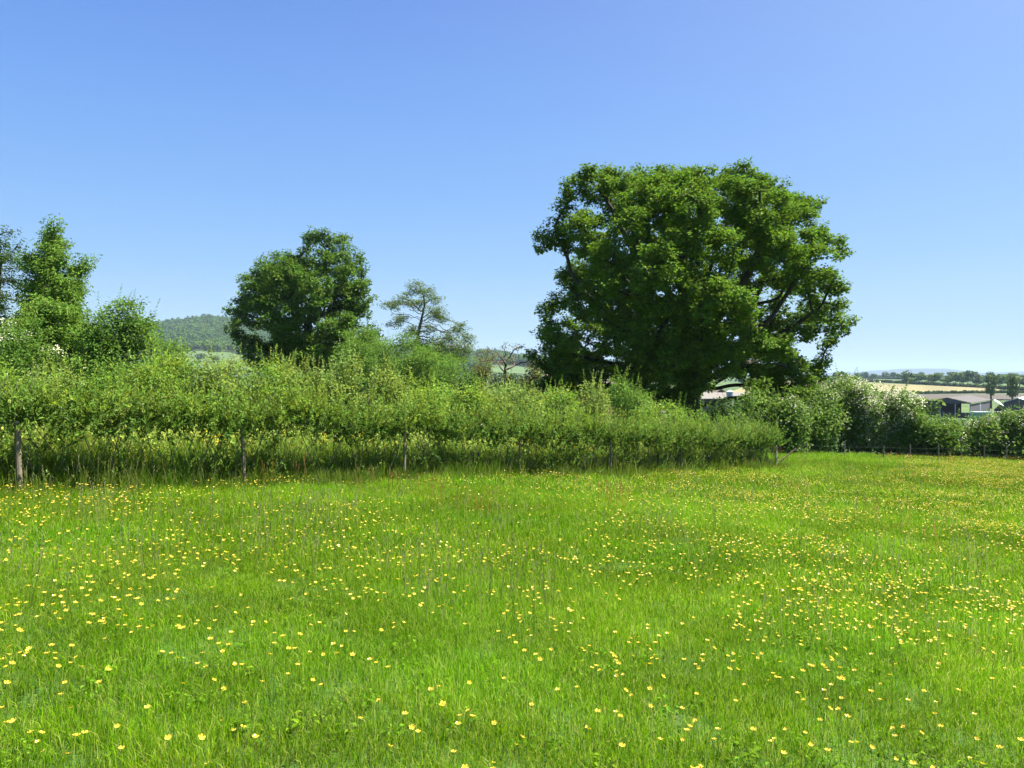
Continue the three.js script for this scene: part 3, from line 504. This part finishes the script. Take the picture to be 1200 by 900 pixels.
{ // open barn
  const d = 203.4, p = onGround(1110.5, d), b = thing('open_barn', 'large open fronted barn with brown roof and dark interior', 'barn', p); b.rotation.y = -39 * Math.PI / 180;
  const W = 10.7, L = 34, eave = EYE + (HOR - 471.6) / F * d - p.y, ridge = eave + 1.25;
  put('roof', mergeGeometries([slope(-L / 2, L + 0.6, -W / 2 - 0.3, eave - 0.05, 0, ridge, 0.12), slope(-L / 2, L + 0.6, 0, ridge, W / 2 + 0.3, eave - 0.05, 0.12)]), brownRoof, b);
  put('gable_panel', tri2([[-W / 2, eave - 0.25], [W / 2, eave - 0.25], [W / 2, eave - 0.1], [0, ridge - 0.12], [-W / 2, eave - 0.1]], 0.1), cladding, b);
  put('side_wall', box(0.12, eave + 2.6, L - 0.4, W / 2 - 0.1, (eave - 0.4) / 2 - 1.5, -L / 2), cladding, b);
  put('side_wall', box(0.12, eave - 0.4, L - 0.4, -W / 2 + 0.1, (eave - 0.4) / 2, -L / 2), darkClad, b);
  put('rear_wall', box(W * 0.66, eave - 0.4, 0.12, -W * 0.16, (eave - 0.4) / 2, -9), darkClad, b);
  put('low_wall', box(W - 0.6, 1.6, 0.2, 0, 0.8, -0.6), darkClad, b);
  for (const x of [-W / 2 + 0.15, -W / 6, W / 6, W / 2 - 0.15]) put('upright', box(0.25, eave - 0.25, 0.25, x, (eave - 0.25) / 2, -0.2), steel, b);
  const s = thing('lean_to', 'small lean-to with bright white sloping roof at the far end of the barn', 'shed', onGround(1171, 226)); s.rotation.y = -39 * Math.PI / 180;
  const e2 = EYE + (HOR - 468.5) / F * 226 - s.position.y;
  put('roof', slope(0, 4, -1.2, e2, 2.2, e2 - 2.4, 0.1), whiteRoof, s); put('wall', box(2.6, e2 - 2.6, 3.6, 0.3, (e2 - 2.6) / 2, 0), cladding, s);
}
{
  const d = 190, p = onGround(1193, d), b = thing('grey_shed', 'grey gabled shed with white roof right of the barn', 'shed', p); b.rotation.y = -40 * Math.PI / 180;
  const W = 6, L = 11, eave = EYE + (HOR - 471.5) / F * d - p.y, ridge = eave + 1.1;
  put('roof', mergeGeometries([slope(-L / 2, L + 0.4, -W / 2 - 0.2, eave - 0.06, 0, ridge, 0.1), slope(-L / 2, L + 0.4, 0, ridge, W / 2 + 0.2, eave - 0.06, 0.1)]), whiteRoof, b);
  put('wall', mergeGeometries([tri2([[-W / 2, 0], [W / 2, 0], [W / 2, eave - 0.12], [0, ridge - 0.14], [-W / 2, eave - 0.12]], 0.15), box(0.15, eave - 0.2, L, W / 2 - 0.1, (eave - 0.2) / 2, -L / 2 - 0.05).toNonIndexed(), box(0.15, eave - 0.2, L, -W / 2 + 0.1, (eave - 0.2) / 2, -L / 2 - 0.05).toNonIndexed()]), cladding, b);
}
{
  const d = 180, p = onGround(1149, d), t = thing('green_tank', 'pale green topped tank in front of the barn side wall', 'tank', p), h = EYE + (HOR - 482.4) / F * d - p.y;
  put('body', box(3.4, h - 0.3, 2, 0, (h - 0.3) / 2, 0), tankGreen, t); put('lid', box(3.8, 0.3, 2.3, 0, h - 0.15, 0), paleGreen, t);
  const q = thing('white_pole', 'thin white pole standing by the green tank', 'pole', onGround(1149, 183)), hq = EYE + (HOR - 473) / F * 183 - q.position.y;
  put('pole', new THREE.CylinderGeometry(0.1, 0.12, hq, 8).translate(0, hq / 2, 0), white, q); put('cross_bar', box(0.5, 0.1, 0.1, 0, hq - 0.4, 0), white, q);
}
{ // farm under the oak
  const d = 150, p = onGround(850, d), b = thing('farm_shed', 'long low farm shed with light roof under the big oak', 'barn', p), top = EYE + (HOR - 460) / F * d - p.y, W = 11;
  put('roof', mergeGeometries([box(W, 0.14, 4, 0, 0, 0).rotateX(0.28).translate(0, top - 0.6, 1.6), box(W, 0.14, 4, 0, 0, 0).rotateX(-0.28).translate(0, top - 0.6, -2.2)]), beigeRoof, b);
  put('wall', box(W - 0.5, top - 1.3, 6.5, 0, (top - 1.3) / 2, -0.3), darkClad, b);
  const q = onGround(829, d + 8), c = thing('farm_barn', 'pinkish roofed barn end left of the light farm shed', 'barn', q), t2 = EYE + (HOR - 455) / F * (d + 8) - q.y; c.rotation.y = 0.5;
  put('roof', mergeGeometries([slope(0, 8, -3, t2 - 1.8, 0, t2, 0.15), slope(0, 8, 0, t2, 3, t2 - 1.8, 0.15)]), std(rgb(0.14, 0.115, 0.095), 0.85), c);
  put('wall', box(5.6, t2 - 1.9, 7.6, 0, (t2 - 1.9) / 2, 0), brick, c);
  const s = onGround(855.5, d - 6), silo = thing('white_silo', 'white cylindrical silo before the light farm roof', 'silo', s), hs = EYE + (HOR - 459) / F * (d - 6) - s.y;
  put('body', new THREE.CylinderGeometry(0.62, 0.62, hs, 20).translate(0, hs / 2, 0), std(rgb(0.24, 0.27, 0.33), 0.5), silo); put('cap', new THREE.ConeGeometry(0.68, 0.35, 20).translate(0, hs + 0.17, 0), white, silo);
  for (const [px, y, dd, mat, label, w] of [[654, 438.5, 170, brick, 'red brick farmhouse glimpsed behind the big oak', 5], [706, 444, 160, brownRoof, 'brown farm roof glimpsed left of the oak trunk', 8]]) {
    const q2 = onGround(px, dd), h = thing('farmhouse', label, 'house', q2), t = EYE + (HOR - y) / F * dd - q2.y; h.rotation.y = 0.3;
    put('wall', box(w, t - 1.6, 5, 0, (t - 1.6) / 2, 0), brick, h); put('roof', tri2([[-2.9, t - 1.7], [2.9, t - 1.7], [0, t]], w + 0.4).rotateY(Math.PI / 2).translate(-(w + 0.4) / 2, 0, 0), mat === brick ? std(rgb(0.2, 0.12, 0.1), 0.9) : std(rgb(0.22, 0.17, 0.15), 0.9), h);
    put('chimney', box(0.6, 1.4, 0.6, w / 2 - 1, t + 0.1, 0), brick, h);
  }
}

// ---------------------------------------------------------------- far trees
function crownGeometry(seed, n, leaf) { // leaf clumps through a lumpy unit crown (radius 1, standing on y = 0..2)
  const r = rngOf(seed), t = new Tris(true), lobes = Array.from({ length: 9 }, () => ({ c: V(r() * 2 - 1, r() * 2 - 1, r() * 2 - 1).normalize().multiplyScalar(0.55), r: 0.35 + 0.2 * r() }));
  for (let i = 0; i < n; i++) {
    const l = lobes[i % 9], d = V(r() * 2 - 1, r() * 2 - 1, r() * 2 - 1).normalize(), p = l.c.clone().addScaledVector(d, l.r * (0.7 + 0.35 * r())); p.y = p.y * 0.9 + 1;
    const q = new THREE.Quaternion().setFromUnitVectors(V(0, 1, 0), d.clone().add(V(0, 0.5, 0)).add(V(r() - 0.5, r() - 0.5, r() - 0.5).multiplyScalar(1.1)).normalize()), s = leaf * (0.6 + 0.8 * r()), k = 0.75 + 0.5 * r();
    const P = [V(-s, 0, -s * 0.6), V(s * 0.7, s * 0.15, -s), V(s, 0, s * 0.8), V(-s * 0.6, s * 0.1, s)].map((v) => v.applyQuaternion(q).add(p)); t.quad(...P, [k, k, k * 0.95]);
  }
  return t.geometry();
}
const farCrowns = [0, 1, 2].map((i) => crownGeometry(500 + i, 260, 0.12)), woodCrown = crownGeometry(520, 150, 0.19);
const FARLEAF = [leafy(rgb(0.075, 0.125, 0.024), 0.3, 0, { vertexColors: true }), leafy(rgb(0.11, 0.165, 0.032), 0.3, 0, { vertexColors: true }), leafy(rgb(0.07, 0.11, 0.03), 0.25, 0, { vertexColors: true })];
const WOOD = leafy(0xffffff, 0.25, 0, { vertexColors: true });
{ // wood on the hill
  const r = rngOf(600), list = [];
  for (let d = 880; d < 2000; d += 10) for (let px = -260; px < 780; px += 10 * F / d) {
    const dd = d + (r() - 0.5) * 9, p = px + (r() - 0.5) * 8 * F / d, x = (p - 600) / F * dd;
    const edge = 1185 + 25 * noise(p * 0.02, 5) + smooth(300, 520, p) * 60 - (p > 500 && p < 572 ? 300 : 0) + (p > 572 ? 80 : 0) + (p > 660 ? 200 : 0);
    if (dd < edge || (p > 540 && dd > 1500 && noise(p * 0.03, dd * 0.004) > 0.1)) continue;
    const s = 5 + 2.6 * r(), k = 0.5 + 0.34 * r() + 0.13 * noise(x * 0.01, dd * 0.01), w = r();
    list.push({ p: V(x, ground(x, -dd) + 0.5, -dd), q: qYawTilt(r, 0.1), s: V(s, s * (0.85 + 0.5 * r()), s), c: [mix(0.06, 0.1, w) * k, mix(0.13, 0.17, w) * k, 0.012 * k] });
  }
  const o = thing('hill_woodland', 'dense deciduous woodland covering the hill on the left', 'woodland', V(0, 0, 0), null, 'stuff'); instances('tree_crowns', woodCrown, WOOD, list, o);
  // low scrub in the valley between pasture and near bushes
  const sc = [];
  for (let i = 0; i < 1500; i++) { const d = 110 + 700 * r() ** 1.3, px = -150 + 900 * r(); if (noise(px * 0.012 + 3, d * 0.01) < 0.05 || (d > 780 && px < 340)) continue; const x = (px - 600) / F * d, s = 1.2 + 1.5 * r(), k = 0.8 + 0.5 * r(); sc.push({ p: V(x, ground(x, -d) - 0.3, -d), q: qYawTilt(r, 0.1), s: V(s * 1.3, s, s * 1.3), c: [0.075 * k, 0.125 * k, 0.022 * k] }); }
  const v = thing('valley_scrub', 'mixed scrub and hedges massed on the valley side', 'scrub', V(0, 0, 0), null, 'stuff'); instances('scrub_crowns', woodCrown, WOOD, sc, v);
}
function farTree(kind, pos, h, wide, label, group, low = 0.18) {
  const t = thing('field_tree', label, 'tree', pos, group), tr = h * low;
  put('trunk', new THREE.CylinderGeometry(h * 0.018, h * 0.032, tr * 1.8, 7).translate(0, tr * 0.9 - 0.2, 0), oakBark, t);
  const c = put('crown', farCrowns[kind], FARLEAF[kind], t); c.scale.set(wide, (h - tr) / 2, wide); c.position.y = tr; c.rotation.y = kind + pos.x; return t;
}
const hillTrees = [[235, 985, 13, 7.5, 'rounded tree in the middle of the hill pasture'], [254, 990, 11, 6, 'tree right of the rounded one on the hill pasture'], [270, 940, 8, 5, 'small tree nearest the rounded oak on the pasture'], [224, 900, 6, 4, 'low tree at the left on the hill pasture'], [286, 900, 8, 5, 'dark tree beside the rounded oak foot on the pasture']];
hillTrees.forEach(([px, d, h, w, label], i) => farTree(i % 3, onGround(px, d), h, w, label, 'trees on the hill pasture'));
farTree(1, onGround(1086, 170), 6.6, 4.0, 'round leafy tree behind the left end of the barn', null, 0.1);
farTree(1, onGround(1072, 172), 4.6, 2.6, 'low bush like tree left of the round tree by the barn', null, 0.05);
farTree(1, onGround(1177, 225), 6, 2.6, 'small light tree between the barn and the grey shed', null, 0.08);
farTree(2, onGround(1161.5, 300), 14.5, 2.4, 'tall tree with bare trunk rising behind the barn roof', 'tall bare trunked trees', 0.3);
farTree(2, onGround(1186.5, 290), 14, 2.6, 'tall tree with bare trunk behind the grey shed', 'tall bare trunked trees', 0.28);
farTree(0, onGround(985, 560), 15, 6, 'dark tree at the left end of the straw field', null, 0.1);
farTree(1, onGround(998, 600), 13, 7, 'pale green tree at the left end of the straw field', null, 0.08);
farTree(2, onGround(973, 540), 11, 7, 'dark wide tree touching the big oak outline', null, 0.08);
farTree(2, onGround(575, 620), 13, 7, 'grey green tree behind the bare branched tree', null, 0.1);
farTree(0, onGround(600, 640), 11, 6, 'dark round tree right behind the bare tree', null, 0.1);
{ // horizon trees: one of each kind, then copies
  const r = rngOf(640), protos = [0, 1, 2].map((k) => null), G = 'trees along the hedges below the horizon';
  const labels = ['dark rounded tree along the farmland horizon', 'pale green tree along the farmland horizon', 'greyish upright tree along the farmland horizon'];
  const spots = [[1063, 640, 14, 6, 2], [1074, 700, 11, 8, 0], [1089, 720, 12, 7, 1], [1096, 700, 11, 6, 0], [1108, 690, 10, 6, 1], [1120, 680, 15, 8, 1], [1134, 650, 15, 6, 0], [1127, 700, 10, 7, 2], [1146, 640, 11, 5, 2], [1153, 660, 12, 6, 1], [1168, 620, 12, 7, 1], [1175, 600, 12, 6, 0], [1195, 600, 12, 7, 1], [1204, 580, 13, 6, 2], [1014, 1150, 12, 6, 0], [1025, 1250, 11, 6, 1], [1037, 1200, 12, 6, 2], [1046, 1300, 12, 7, 0], [1055, 1150, 11, 7, 1], [1101, 1200, 13, 8, 1], [1142, 1250, 13, 8, 0], [1160, 1100, 12, 7, 2], [1183, 1150, 12, 8, 1], [1220, 700, 13, 8, 0], [1240, 650, 12, 7, 1], [1080, 1350, 12, 9, 2], [1115, 1400, 13, 9, 0], [1190, 900, 12, 8, 1], [1007, 1500, 13, 9, 1], [840, 700, 12, 8, 1], [870, 650, 11, 7, 0], [815, 600, 10, 7, 1], [895, 750, 12, 8, 2], [740, 600, 10, 7, 1], [700, 560, 10, 6, 0]];
  for (const [px, d, h, w, k] of spots) {
    const p = onGround(px, d);
    if (!protos[k]) { protos[k] = farTree(k, p, 12, 6.5, labels[k], G, 0.12); protos[k].scale.set(w / 6.5, h / 12, w / 6.5); }
    else copyOf(protos[k], 'field_tree', p, r() * 6.28, [w / 6.5, h / 12, w / 6.5]);
  }
}
function hedgerow(pts, h, w, label) { // far hedge line
  const r = rngOf(pts[0][0] * 3 + pts[0][1]), C = pts.map(([px, d]) => onGround(px, d)), base = C[0].clone(), g = thing('field_hedge', label, 'hedge', base), list = [];
  for (let i = 0; i + 1 < C.length; i++) { const n = Math.ceil(C[i].distanceTo(C[i + 1]) / (w * 0.55)); for (let k = 0; k < n; k++) { const p = C[i].clone().lerp(C[i + 1], (k + r()) / n); p.y = ground(p.x, p.z) - 0.3; const s = w * (0.7 + 0.5 * r()), q = 0.8 + 0.4 * r(); list.push({ p: p.sub(base), q: qYawTilt(r, 0.15), s: V(s, h / 2 * (0.8 + 0.5 * r()), s), c: [0.042 * q, 0.066 * q, 0.018 * q] }); } }
  instances('foliage', woodCrown, WOOD, list, g); return g;
}
hedgerow([[930, 1010], [1005, 860], [1080, 700], [1160, 575], [1230, 520]], 3.2, 2.6, 'dark hedge along the far edge of the straw field');
hedgerow([[930, 472], [1050, 474], [1170, 492], [1260, 500]], 2.2, 2, 'low hedge between the straw and ploughed fields');
hedgerow([[1010, 1300], [1080, 1000], [1160, 800], [1250, 690]], 3.5, 3, 'hedge line among the trees beyond the straw field');
hedgerow([[960, 1900], [1060, 1800], [1160, 1700], [1280, 1600]], 5, 6, 'long tree belt nearest the blue ridge');
hedgerow([[180, 830], [240, 835], [320, 820]], 2.6, 2.5, 'hedge across the lower hill pasture');
hedgerow([[540, 880], [620, 860], [740, 820]], 3, 3, 'hedge at the near edge of the valley field');
hedgerow([[780, 420], [860, 400], [960, 380]], 3, 3, 'hedge seen under the oak above the farm roofs');

// ---------------------------------------------------------------- grass
const fenceSide = (x, z) => { // metres in front (+) of the willow hedge line, and position along it
  const N = ((x + 17.15) / 2.26 + (-z) / 2.283) / 2, c = V(2.26 * N - 17.15, 0, -2.283 * N); return { N, f: (x - c.x) * ACROSS.x + (z - c.z) * ACROSS.z };
};
function tuft(seed, n, size, h0, h1, w, bend, tints) {
  const r = rngOf(seed), t = new Tris(true);
  for (let i = 0; i < n; i++) {
    const x = (r() - 0.5) * size * 1.25, z = (r() - 0.5) * size * 1.25, h = mix(h0, h1, r() ** 1.4), a = r() * 6.283, lean = bend * (0.25 + 0.9 * r()) * h, ww = w * (0.7 + 0.6 * r()), f = a + (r() - 0.5) * 2.4;
    const dx = Math.cos(a) * lean, dz = Math.sin(a) * lean, sx = Math.cos(f) * ww / 2, sz = Math.sin(f) * ww / 2;
    const A = V(x - sx, -0.02, z - sz), B = V(x + sx, -0.02, z + sz), C = V(x + dx * 0.38 - sx * 0.8, h * 0.6, z + dz * 0.38 - sz * 0.8), D = V(x + dx * 0.38 + sx * 0.8, h * 0.6, z + dz * 0.38 + sz * 0.8), E = V(x + dx, h * (0.97 - 0.12 * bend), z + dz);
    const c = tints[Math.floor(r() * tints.length)], k = 0.8 + 0.4 * r(), col = [c[0] * k, c[1] * k, c[2] * k];
    t.quad(A, B, D, C, col); t.tri(C, D, E, col);
  }
  return t.geometry();
}
const GREENS = [[0.17, 0.325, 0.008], [0.195, 0.35, 0.009], [0.13, 0.285, 0.008], [0.27, 0.39, 0.02], [0.17, 0.335, 0.008], [0.09, 0.21, 0.008], [0.38, 0.42, 0.09]];
const BLADE = leafy(0xffffff, 0.5, 0.0, { vertexColors: true, specularIntensity: 0 });
{
  const r = rngOf(900), G = thing('meadow_grass', 'fresh green grass covering the meadow', 'grass', V(0, 0, 0), null, 'stuff');
  const nearG = [0, 1, 2].map((i) => tuft(910 + i, 760, 0.4, 0.025, 0.1, 0.0032, 0.65, GREENS));
  const midG = [0, 1].map((i) => tuft(920 + i, 700, 0.6, 0.035, 0.125, 0.006, 0.65, GREENS));
  const farG = [0, 1].map((i) => tuft(930 + i, 460, 0.9, 0.05, 0.18, 0.013, 0.6, GREENS));
  const lists = { near: [[], [], []], mid: [[], []], far: [[], []] };
  const visit = (d0, d1, cell, key) => {
    for (let d = d0; d < d1; d += cell) for (let x = -d * 1.05 - 3.5; x < d * 1.15 + 5; x += cell) {
      const X = x + (r() - 0.5) * cell, D = d + (r() - 0.5) * cell, Z = -D, k = fenceSide(X, Z);
      if (D > 35.6 || (k.f < 0.1 && k.N < N1 + 0.3)) continue;
      const big = noise(X * 0.22, Z * 0.22), small = noise(X * 0.9 + 7, Z * 0.9), tone = 1 + 0.2 * noise(X * 0.09 + 3, Z * 0.09) + 0.17 * big + 0.22 * small + 0.24 * (r() - 0.5), straw = 0.8 * clamp(0.5 * noise(X * 0.3 + 40, Z * 0.5) + 0.3 * noise(X * 1.3, Z * 1.3 + 9) - 0.15), wet = clamp(noise(X * 0.35 - 20, Z * 0.35));
      const h = (0.95 + 0.25 * big + 0.25 * small) * (1 + 0.35 * smooth(1.2, 0.2, k.f) * (k.N < N1 ? 1 : 0));
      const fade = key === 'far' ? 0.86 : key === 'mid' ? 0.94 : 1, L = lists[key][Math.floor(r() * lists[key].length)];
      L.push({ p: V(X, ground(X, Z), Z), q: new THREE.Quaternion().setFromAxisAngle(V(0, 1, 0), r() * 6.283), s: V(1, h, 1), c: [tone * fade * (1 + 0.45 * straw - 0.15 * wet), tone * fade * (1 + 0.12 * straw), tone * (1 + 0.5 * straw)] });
    }
  };
  visit(0.4, 7, 0.27, 'near'); visit(7, 15, 0.4, 'mid'); visit(15, 37, 0.6, 'far');
  lists.near.forEach((l, i) => instances('near_turf', nearG[i], BLADE, l, G)); lists.mid.forEach((l, i) => instances('middle_turf', midG[i], BLADE, l, G)); lists.far.forEach((l, i) => instances('distant_turf', farG[i], BLADE, l, G));
  // flowering grass stalks
  const stalk = (() => { const t = new Tris(true); for (let i = 0; i < 5; i++) { const q = rngOf(950 + i), x = (q() - 0.5) * 0.3, z = (q() - 0.5) * 0.3, h = 0.24 + 0.16 * q(), lx = (q() - 0.5) * 0.12, lz = (q() - 0.5) * 0.12, w = 0.0014; t.quad(V(x - w, 0, z), V(x + w, 0, z), V(x + lx + w, h, z + lz), V(x + lx - w, h, z + lz), [0.22, 0.26, 0.06]); for (let k = 0; k < 5; k++) { const y = h + k * 0.012, a = k * 2.1, s = 0.006; t.tri(V(x + lx, y - 0.008, z + lz), V(x + lx + Math.cos(a) * s, y + 0.006, z + lz + Math.sin(a) * s), V(x + lx, y + 0.016, z + lz), [0.3, 0.3, 0.13]); } } return t.geometry(); })();
  const sl = []; for (let i = 0; i < 1300; i++) { const D = 5 + 29 * r() ** 1.2, X = (r() * 2 - 1) * D * 0.76, k = fenceSide(X, -D); if ((k.f < 0.05 && k.N < N1) || noise(X * 0.3 + 5, D * 0.3) < -0.15) continue; const s = (0.7 + 0.5 * r()) * (k.f < 1.3 && k.N < N1 ? 1.35 : 1); sl.push({ p: V(X, ground(X, -D), -D), q: qYawTilt(r, 0.12), s: V(1 + D * 0.05, s, 1 + D * 0.05), c: noise(X * 0.2 + 9, D * 0.2) > 0.25 && D > 9 ? [1.25, 0.62, 0.6] : [1, 1, 1] }); }
  const herbLeaf = spray(955, 12, 0.04, 0.022, 0.015, 0.7, 0.5), hl = [];
  for (let i = 0; i < 2600; i++) { const D = 2 + 14 * r(), X = (r() * 2 - 1) * D * 0.76, k = fenceSide(X, -D); if (k.f < 0.3 || noise(X * 0.8 + 70, D * 0.8) < 0.1) continue; hl.push({ p: V(X, ground(X, -D) + 0.035 + 0.045 * r(), -D), q: qYawTilt(r, 0.3), s: uni(0.6 + 0.8 * r()), c: shade(r, [0.13, 0.24, 0.016], 0.3, 0.15) }); }
  instances('low_herbs', herbLeaf, BLADE, hl, G);
  instances('seed_stalks', stalk, BLADE, sl, G);
}
{ // long grass at the foot of the hedge and the rough strip behind
  const r = rngOf(960), G = thing('long_grass', 'tall rank grass growing through the foot of the willow hedge', 'grass', V(0, 0, 0), null, 'stuff');
  const long = [0, 1].map((i) => tuft(970 + i, 140, 0.45, 0.12, 0.55, 0.007, 0.5, [[0.085, 0.17, 0.01], [0.1, 0.19, 0.012], [0.12, 0.205, 0.014], [0.24, 0.25, 0.07]]));
  const lists = [[], []];
  for (let i = 0; i < 640; i++) { const N = mix(N0, N1 + 0.1, r()), c = hedgeAt(N), f = (r() + r() - 1) * 0.55 + 0.02 + 0.2 * noise(N * 4, 8) + 0.12 * noise(N * 13, 8); c.addScaledVector(ACROSS, f); c.y = ground(c.x, c.z); lists[i % 2].push({ p: c, q: qYawTilt(r, 0.1), s: uni((0.45 + 0.65 * r()) * (1 - 0.45 * Math.max(0, f)) * (1 + 0.3 * noise(N * 6, 20))), c: shade(r, [1, 1, 1], 0.2, 0.12) }); }
  lists.forEach((l, i) => instances('tall_blades', long[i], BLADE, l, G));
  const B = thing('rough_grass', 'sunlit rough grass and herbs behind the willow hedge', 'grass', V(0, 0, 0), null, 'stuff');
  const rough = [0, 1].map((i) => tuft(980 + i, 150, 0.7, 0.2, 0.72, 0.014, 0.5, [[0.14, 0.26, 0.02], [0.17, 0.285, 0.025], [0.11, 0.23, 0.02], [0.3, 0.3, 0.07], [0.21, 0.28, 0.04]]));
  const bl = [[], []], herb = [], yel = [];
  for (let i = 0; i < 5200; i++) { const N = mix(N0 - 0.6, N1 - 0.3, r()), f = 0.7 + 9.5 * r() ** 1.3, c = hedgeAt(N).addScaledVector(ACROSS, -f); if (c.z < -34 && N > 12) continue; c.y = ground(c.x, c.z); bl[i % 2].push({ p: c, q: qYawTilt(r, 0.1), s: uni(0.8 + 0.6 * r()), c: shade(r, [1, 1, 1], 0.25, 0.15) });
    const lush = clamp(0.5 + noise(N * 1.7 + 50, f * 0.4) * 1.1 + noise(N * 5, f + 9) * 0.5); for (let k = 0; k < (f < 2.8 ? Math.round(3.4 * lush) : r() < 0.4 ? 1 : 0); k++) herb.push({ p: c.clone().add(V((r() - 0.5) * 0.5, 0.15 + (0.3 + 0.55 * lush) * r(), (r() - 0.5) * 0.5)), q: qYawTilt(r, 0.35), s: uni(0.55 + 0.5 * r()), c: shade(r, [0.3, 0.38, 0.07], 0.35, 0.2) });
    if (N < 11 && noise(N * 1.3, 3) > 0 && f < 5 && r() < 0.07) yel.push({ p: c.clone().add(V(0, 0.5 + 0.3 * r(), 0)), q: qYawTilt(r, 0.5), s: uni(0.7 + 0.5 * r()), c: [1, 1, 1] }); }
  bl.forEach((l, i) => instances('rough_blades', rough[i], BLADE, l, B)); instances('herb_leaves', coarseSpray, LEAF, herb, B); instances('yellow_heads', blossomSpray, leafy(rgb(0.75, 0.5, 0.02), 0.3), yel, B);
}

// ---------------------------------------------------------------- buttercups
const PETAL = new THREE.MeshPhysicalMaterial({ color: rgb(0.66, 0.49, 0.002), roughness: 1, transmission: 0.3, thickness: 0, side: THREE.DoubleSide, clearcoat: 0.8, clearcoatRoughness: 0.25 });
const STEM = leafy(rgb(0.16, 0.28, 0.025), 0.3);
const headGeometry = (() => { const t = new Tris(false), R = 0.0118; for (let i = 0; i < 5; i++) { const a = i / 5 * 6.2832, P = (rad, off, y) => V(Math.cos(a + off) * rad, y, Math.sin(a + off) * rad); const c = V(0, 0, 0), l1 = P(R * 0.6, -0.5, R * 0.22), l2 = P(R * 0.95, -0.42, R * 0.48), tip = P(R * 1.02, 0, R * 0.52), r2 = P(R * 0.95, 0.42, R * 0.48), r1 = P(R * 0.6, 0.5, R * 0.22), m = P(R * 0.6, 0, R * 0.16); t.tri(c, m, l1); t.tri(c, r1, m); t.quad(l1, m, tip, l2); t.quad(m, r1, r2, tip); } return t.geometry(); })();
const heartGeometry = new THREE.SphereGeometry(0.0036, 7, 4).translate(0, 0.003, 0), heartMat = std(rgb(0.6, 0.42, 0.02), 0.8);
{
  const r = rngOf(1000), all = [];
  for (let i = 0; i < 165000 && all.length < 42000; i++) {
    const D = Math.sqrt(mix(2.4 ** 2, 34.5 ** 2, r())), X = (r() * 2 - 1) * (D * 1.1 + 2), k = fenceSide(X, -D); if (k.f < 0.25 && k.N < N1 + 0.2) continue;
    const px = 600 + F * X / D, g1 = noise(X * 0.25 + 60, D * 0.25), g2 = noise(X * 0.8, D * 0.8 + 30);
    let w = 0.34 + 0.4 * g1 + 0.42 * g2;
    w *= (D > 4.5 && D < 16 ? mix(1, 0.45, Math.exp(-(((px - 600) / 190) ** 2))) : 1) * mix(0.7, 1.5, smooth(650, 950, px)) * (px < 260 && D > 6 ? 1.5 : 1);
    if (D > 22) w *= px > 1040 ? 2.2 : px > 880 ? 0.25 : 1;
    if (D > 26 && px > 880 && px < 1060) w *= 0.15;
    if (D < 8) w *= 1.0; if (px > 1000 && D < 5) w *= 0.35;
    if (r() > w) continue;
    const h = (0.13 + 0.12 * r()) * (0.9 + 0.2 * g1);
    all.push({ D, h, p: V(X, ground(X, -D), -D), yaw: r() * 6.283, tilt: 0.1 + 0.55 * r() ** 1.5, ta: r() * 6.283, s: 0.8 + 0.45 * r() });
  }
  // extra near flowers so that the nearest metres are dotted as the rest
  for (let i = 0; i < 2000; i++) { const D = 2.6 + 4.4 * Math.sqrt(r()), X = (r() * 2 - 1) * (D * 0.7 + 1.2), g2 = noise(X * 0.8, D * 0.8 + 30); if (r() > 0.5 + 0.5 * g2 + (X < -0.6 ? 0.12 : 0) - (X > 1.2 && D < 5 ? 0.25 : 0)) continue; all.push({ D, h: 0.13 + 0.12 * r(), p: V(X, ground(X, -D), -D), yaw: r() * 6.283, tilt: 0.1 + 0.55 * r() ** 1.5, ta: r() * 6.283, s: 0.85 + 0.4 * r() }); }
  const seen = (f) => Math.abs(f.p.x) < f.D * 0.66 && f.D > 3.2; all.sort((a, b) => (seen(b) - seen(a)) || a.D - b.D);
  const stemG = new THREE.CylinderGeometry(0.0008, 0.0012, 1, 4, 1, true).translate(0, 0.5, 0);
  let proto = null;
  const headQ = (f) => new THREE.Quaternion().setFromAxisAngle(V(Math.cos(f.ta), 0, Math.sin(f.ta)), f.tilt).multiply(new THREE.Quaternion().setFromAxisAngle(V(0, 1, 0), f.yaw));
  all.slice(0, 300).forEach((f) => {
    let o;
    if (!proto) { o = proto = thing('buttercup', 'single glossy yellow buttercup on a thin stem in the nearest grass', 'buttercup', f.p, 'buttercups in the nearest grass'); put('stem', stemG, STEM, o); const h = put('flower_head', headGeometry, PETAL, o); put('flower_centre', heartGeometry, heartMat, h); } else o = copyOf(proto, 'buttercup', f.p, 0);
    o.position.copy(f.p); o.children[0].scale.y = f.h; o.children[1].position.y = f.h; o.children[1].quaternion.copy(headQ(f)); o.children[1].scale.setScalar(f.s);
  });
  const rest = all.slice(300), B = thing('buttercup_drift', 'countless small yellow buttercups dotted across the farther meadow', 'buttercups', V(0, 0, 0), null, 'stuff');
  instances('flower_heads', headGeometry, PETAL, rest.map((f) => ({ p: f.p.clone().add(V(0, f.h, 0)), q: headQ(f), s: uni(f.s) })), B);
  instances('stems', stemG, STEM, rest.map((f) => ({ p: f.p, q: new THREE.Quaternion(), s: V(1, f.h, 1) })), B);
}
scene.traverse((o) => { if (o.isMesh) o.castShadow = o.receiveShadow = true; });
renderer.render(scene, camera);
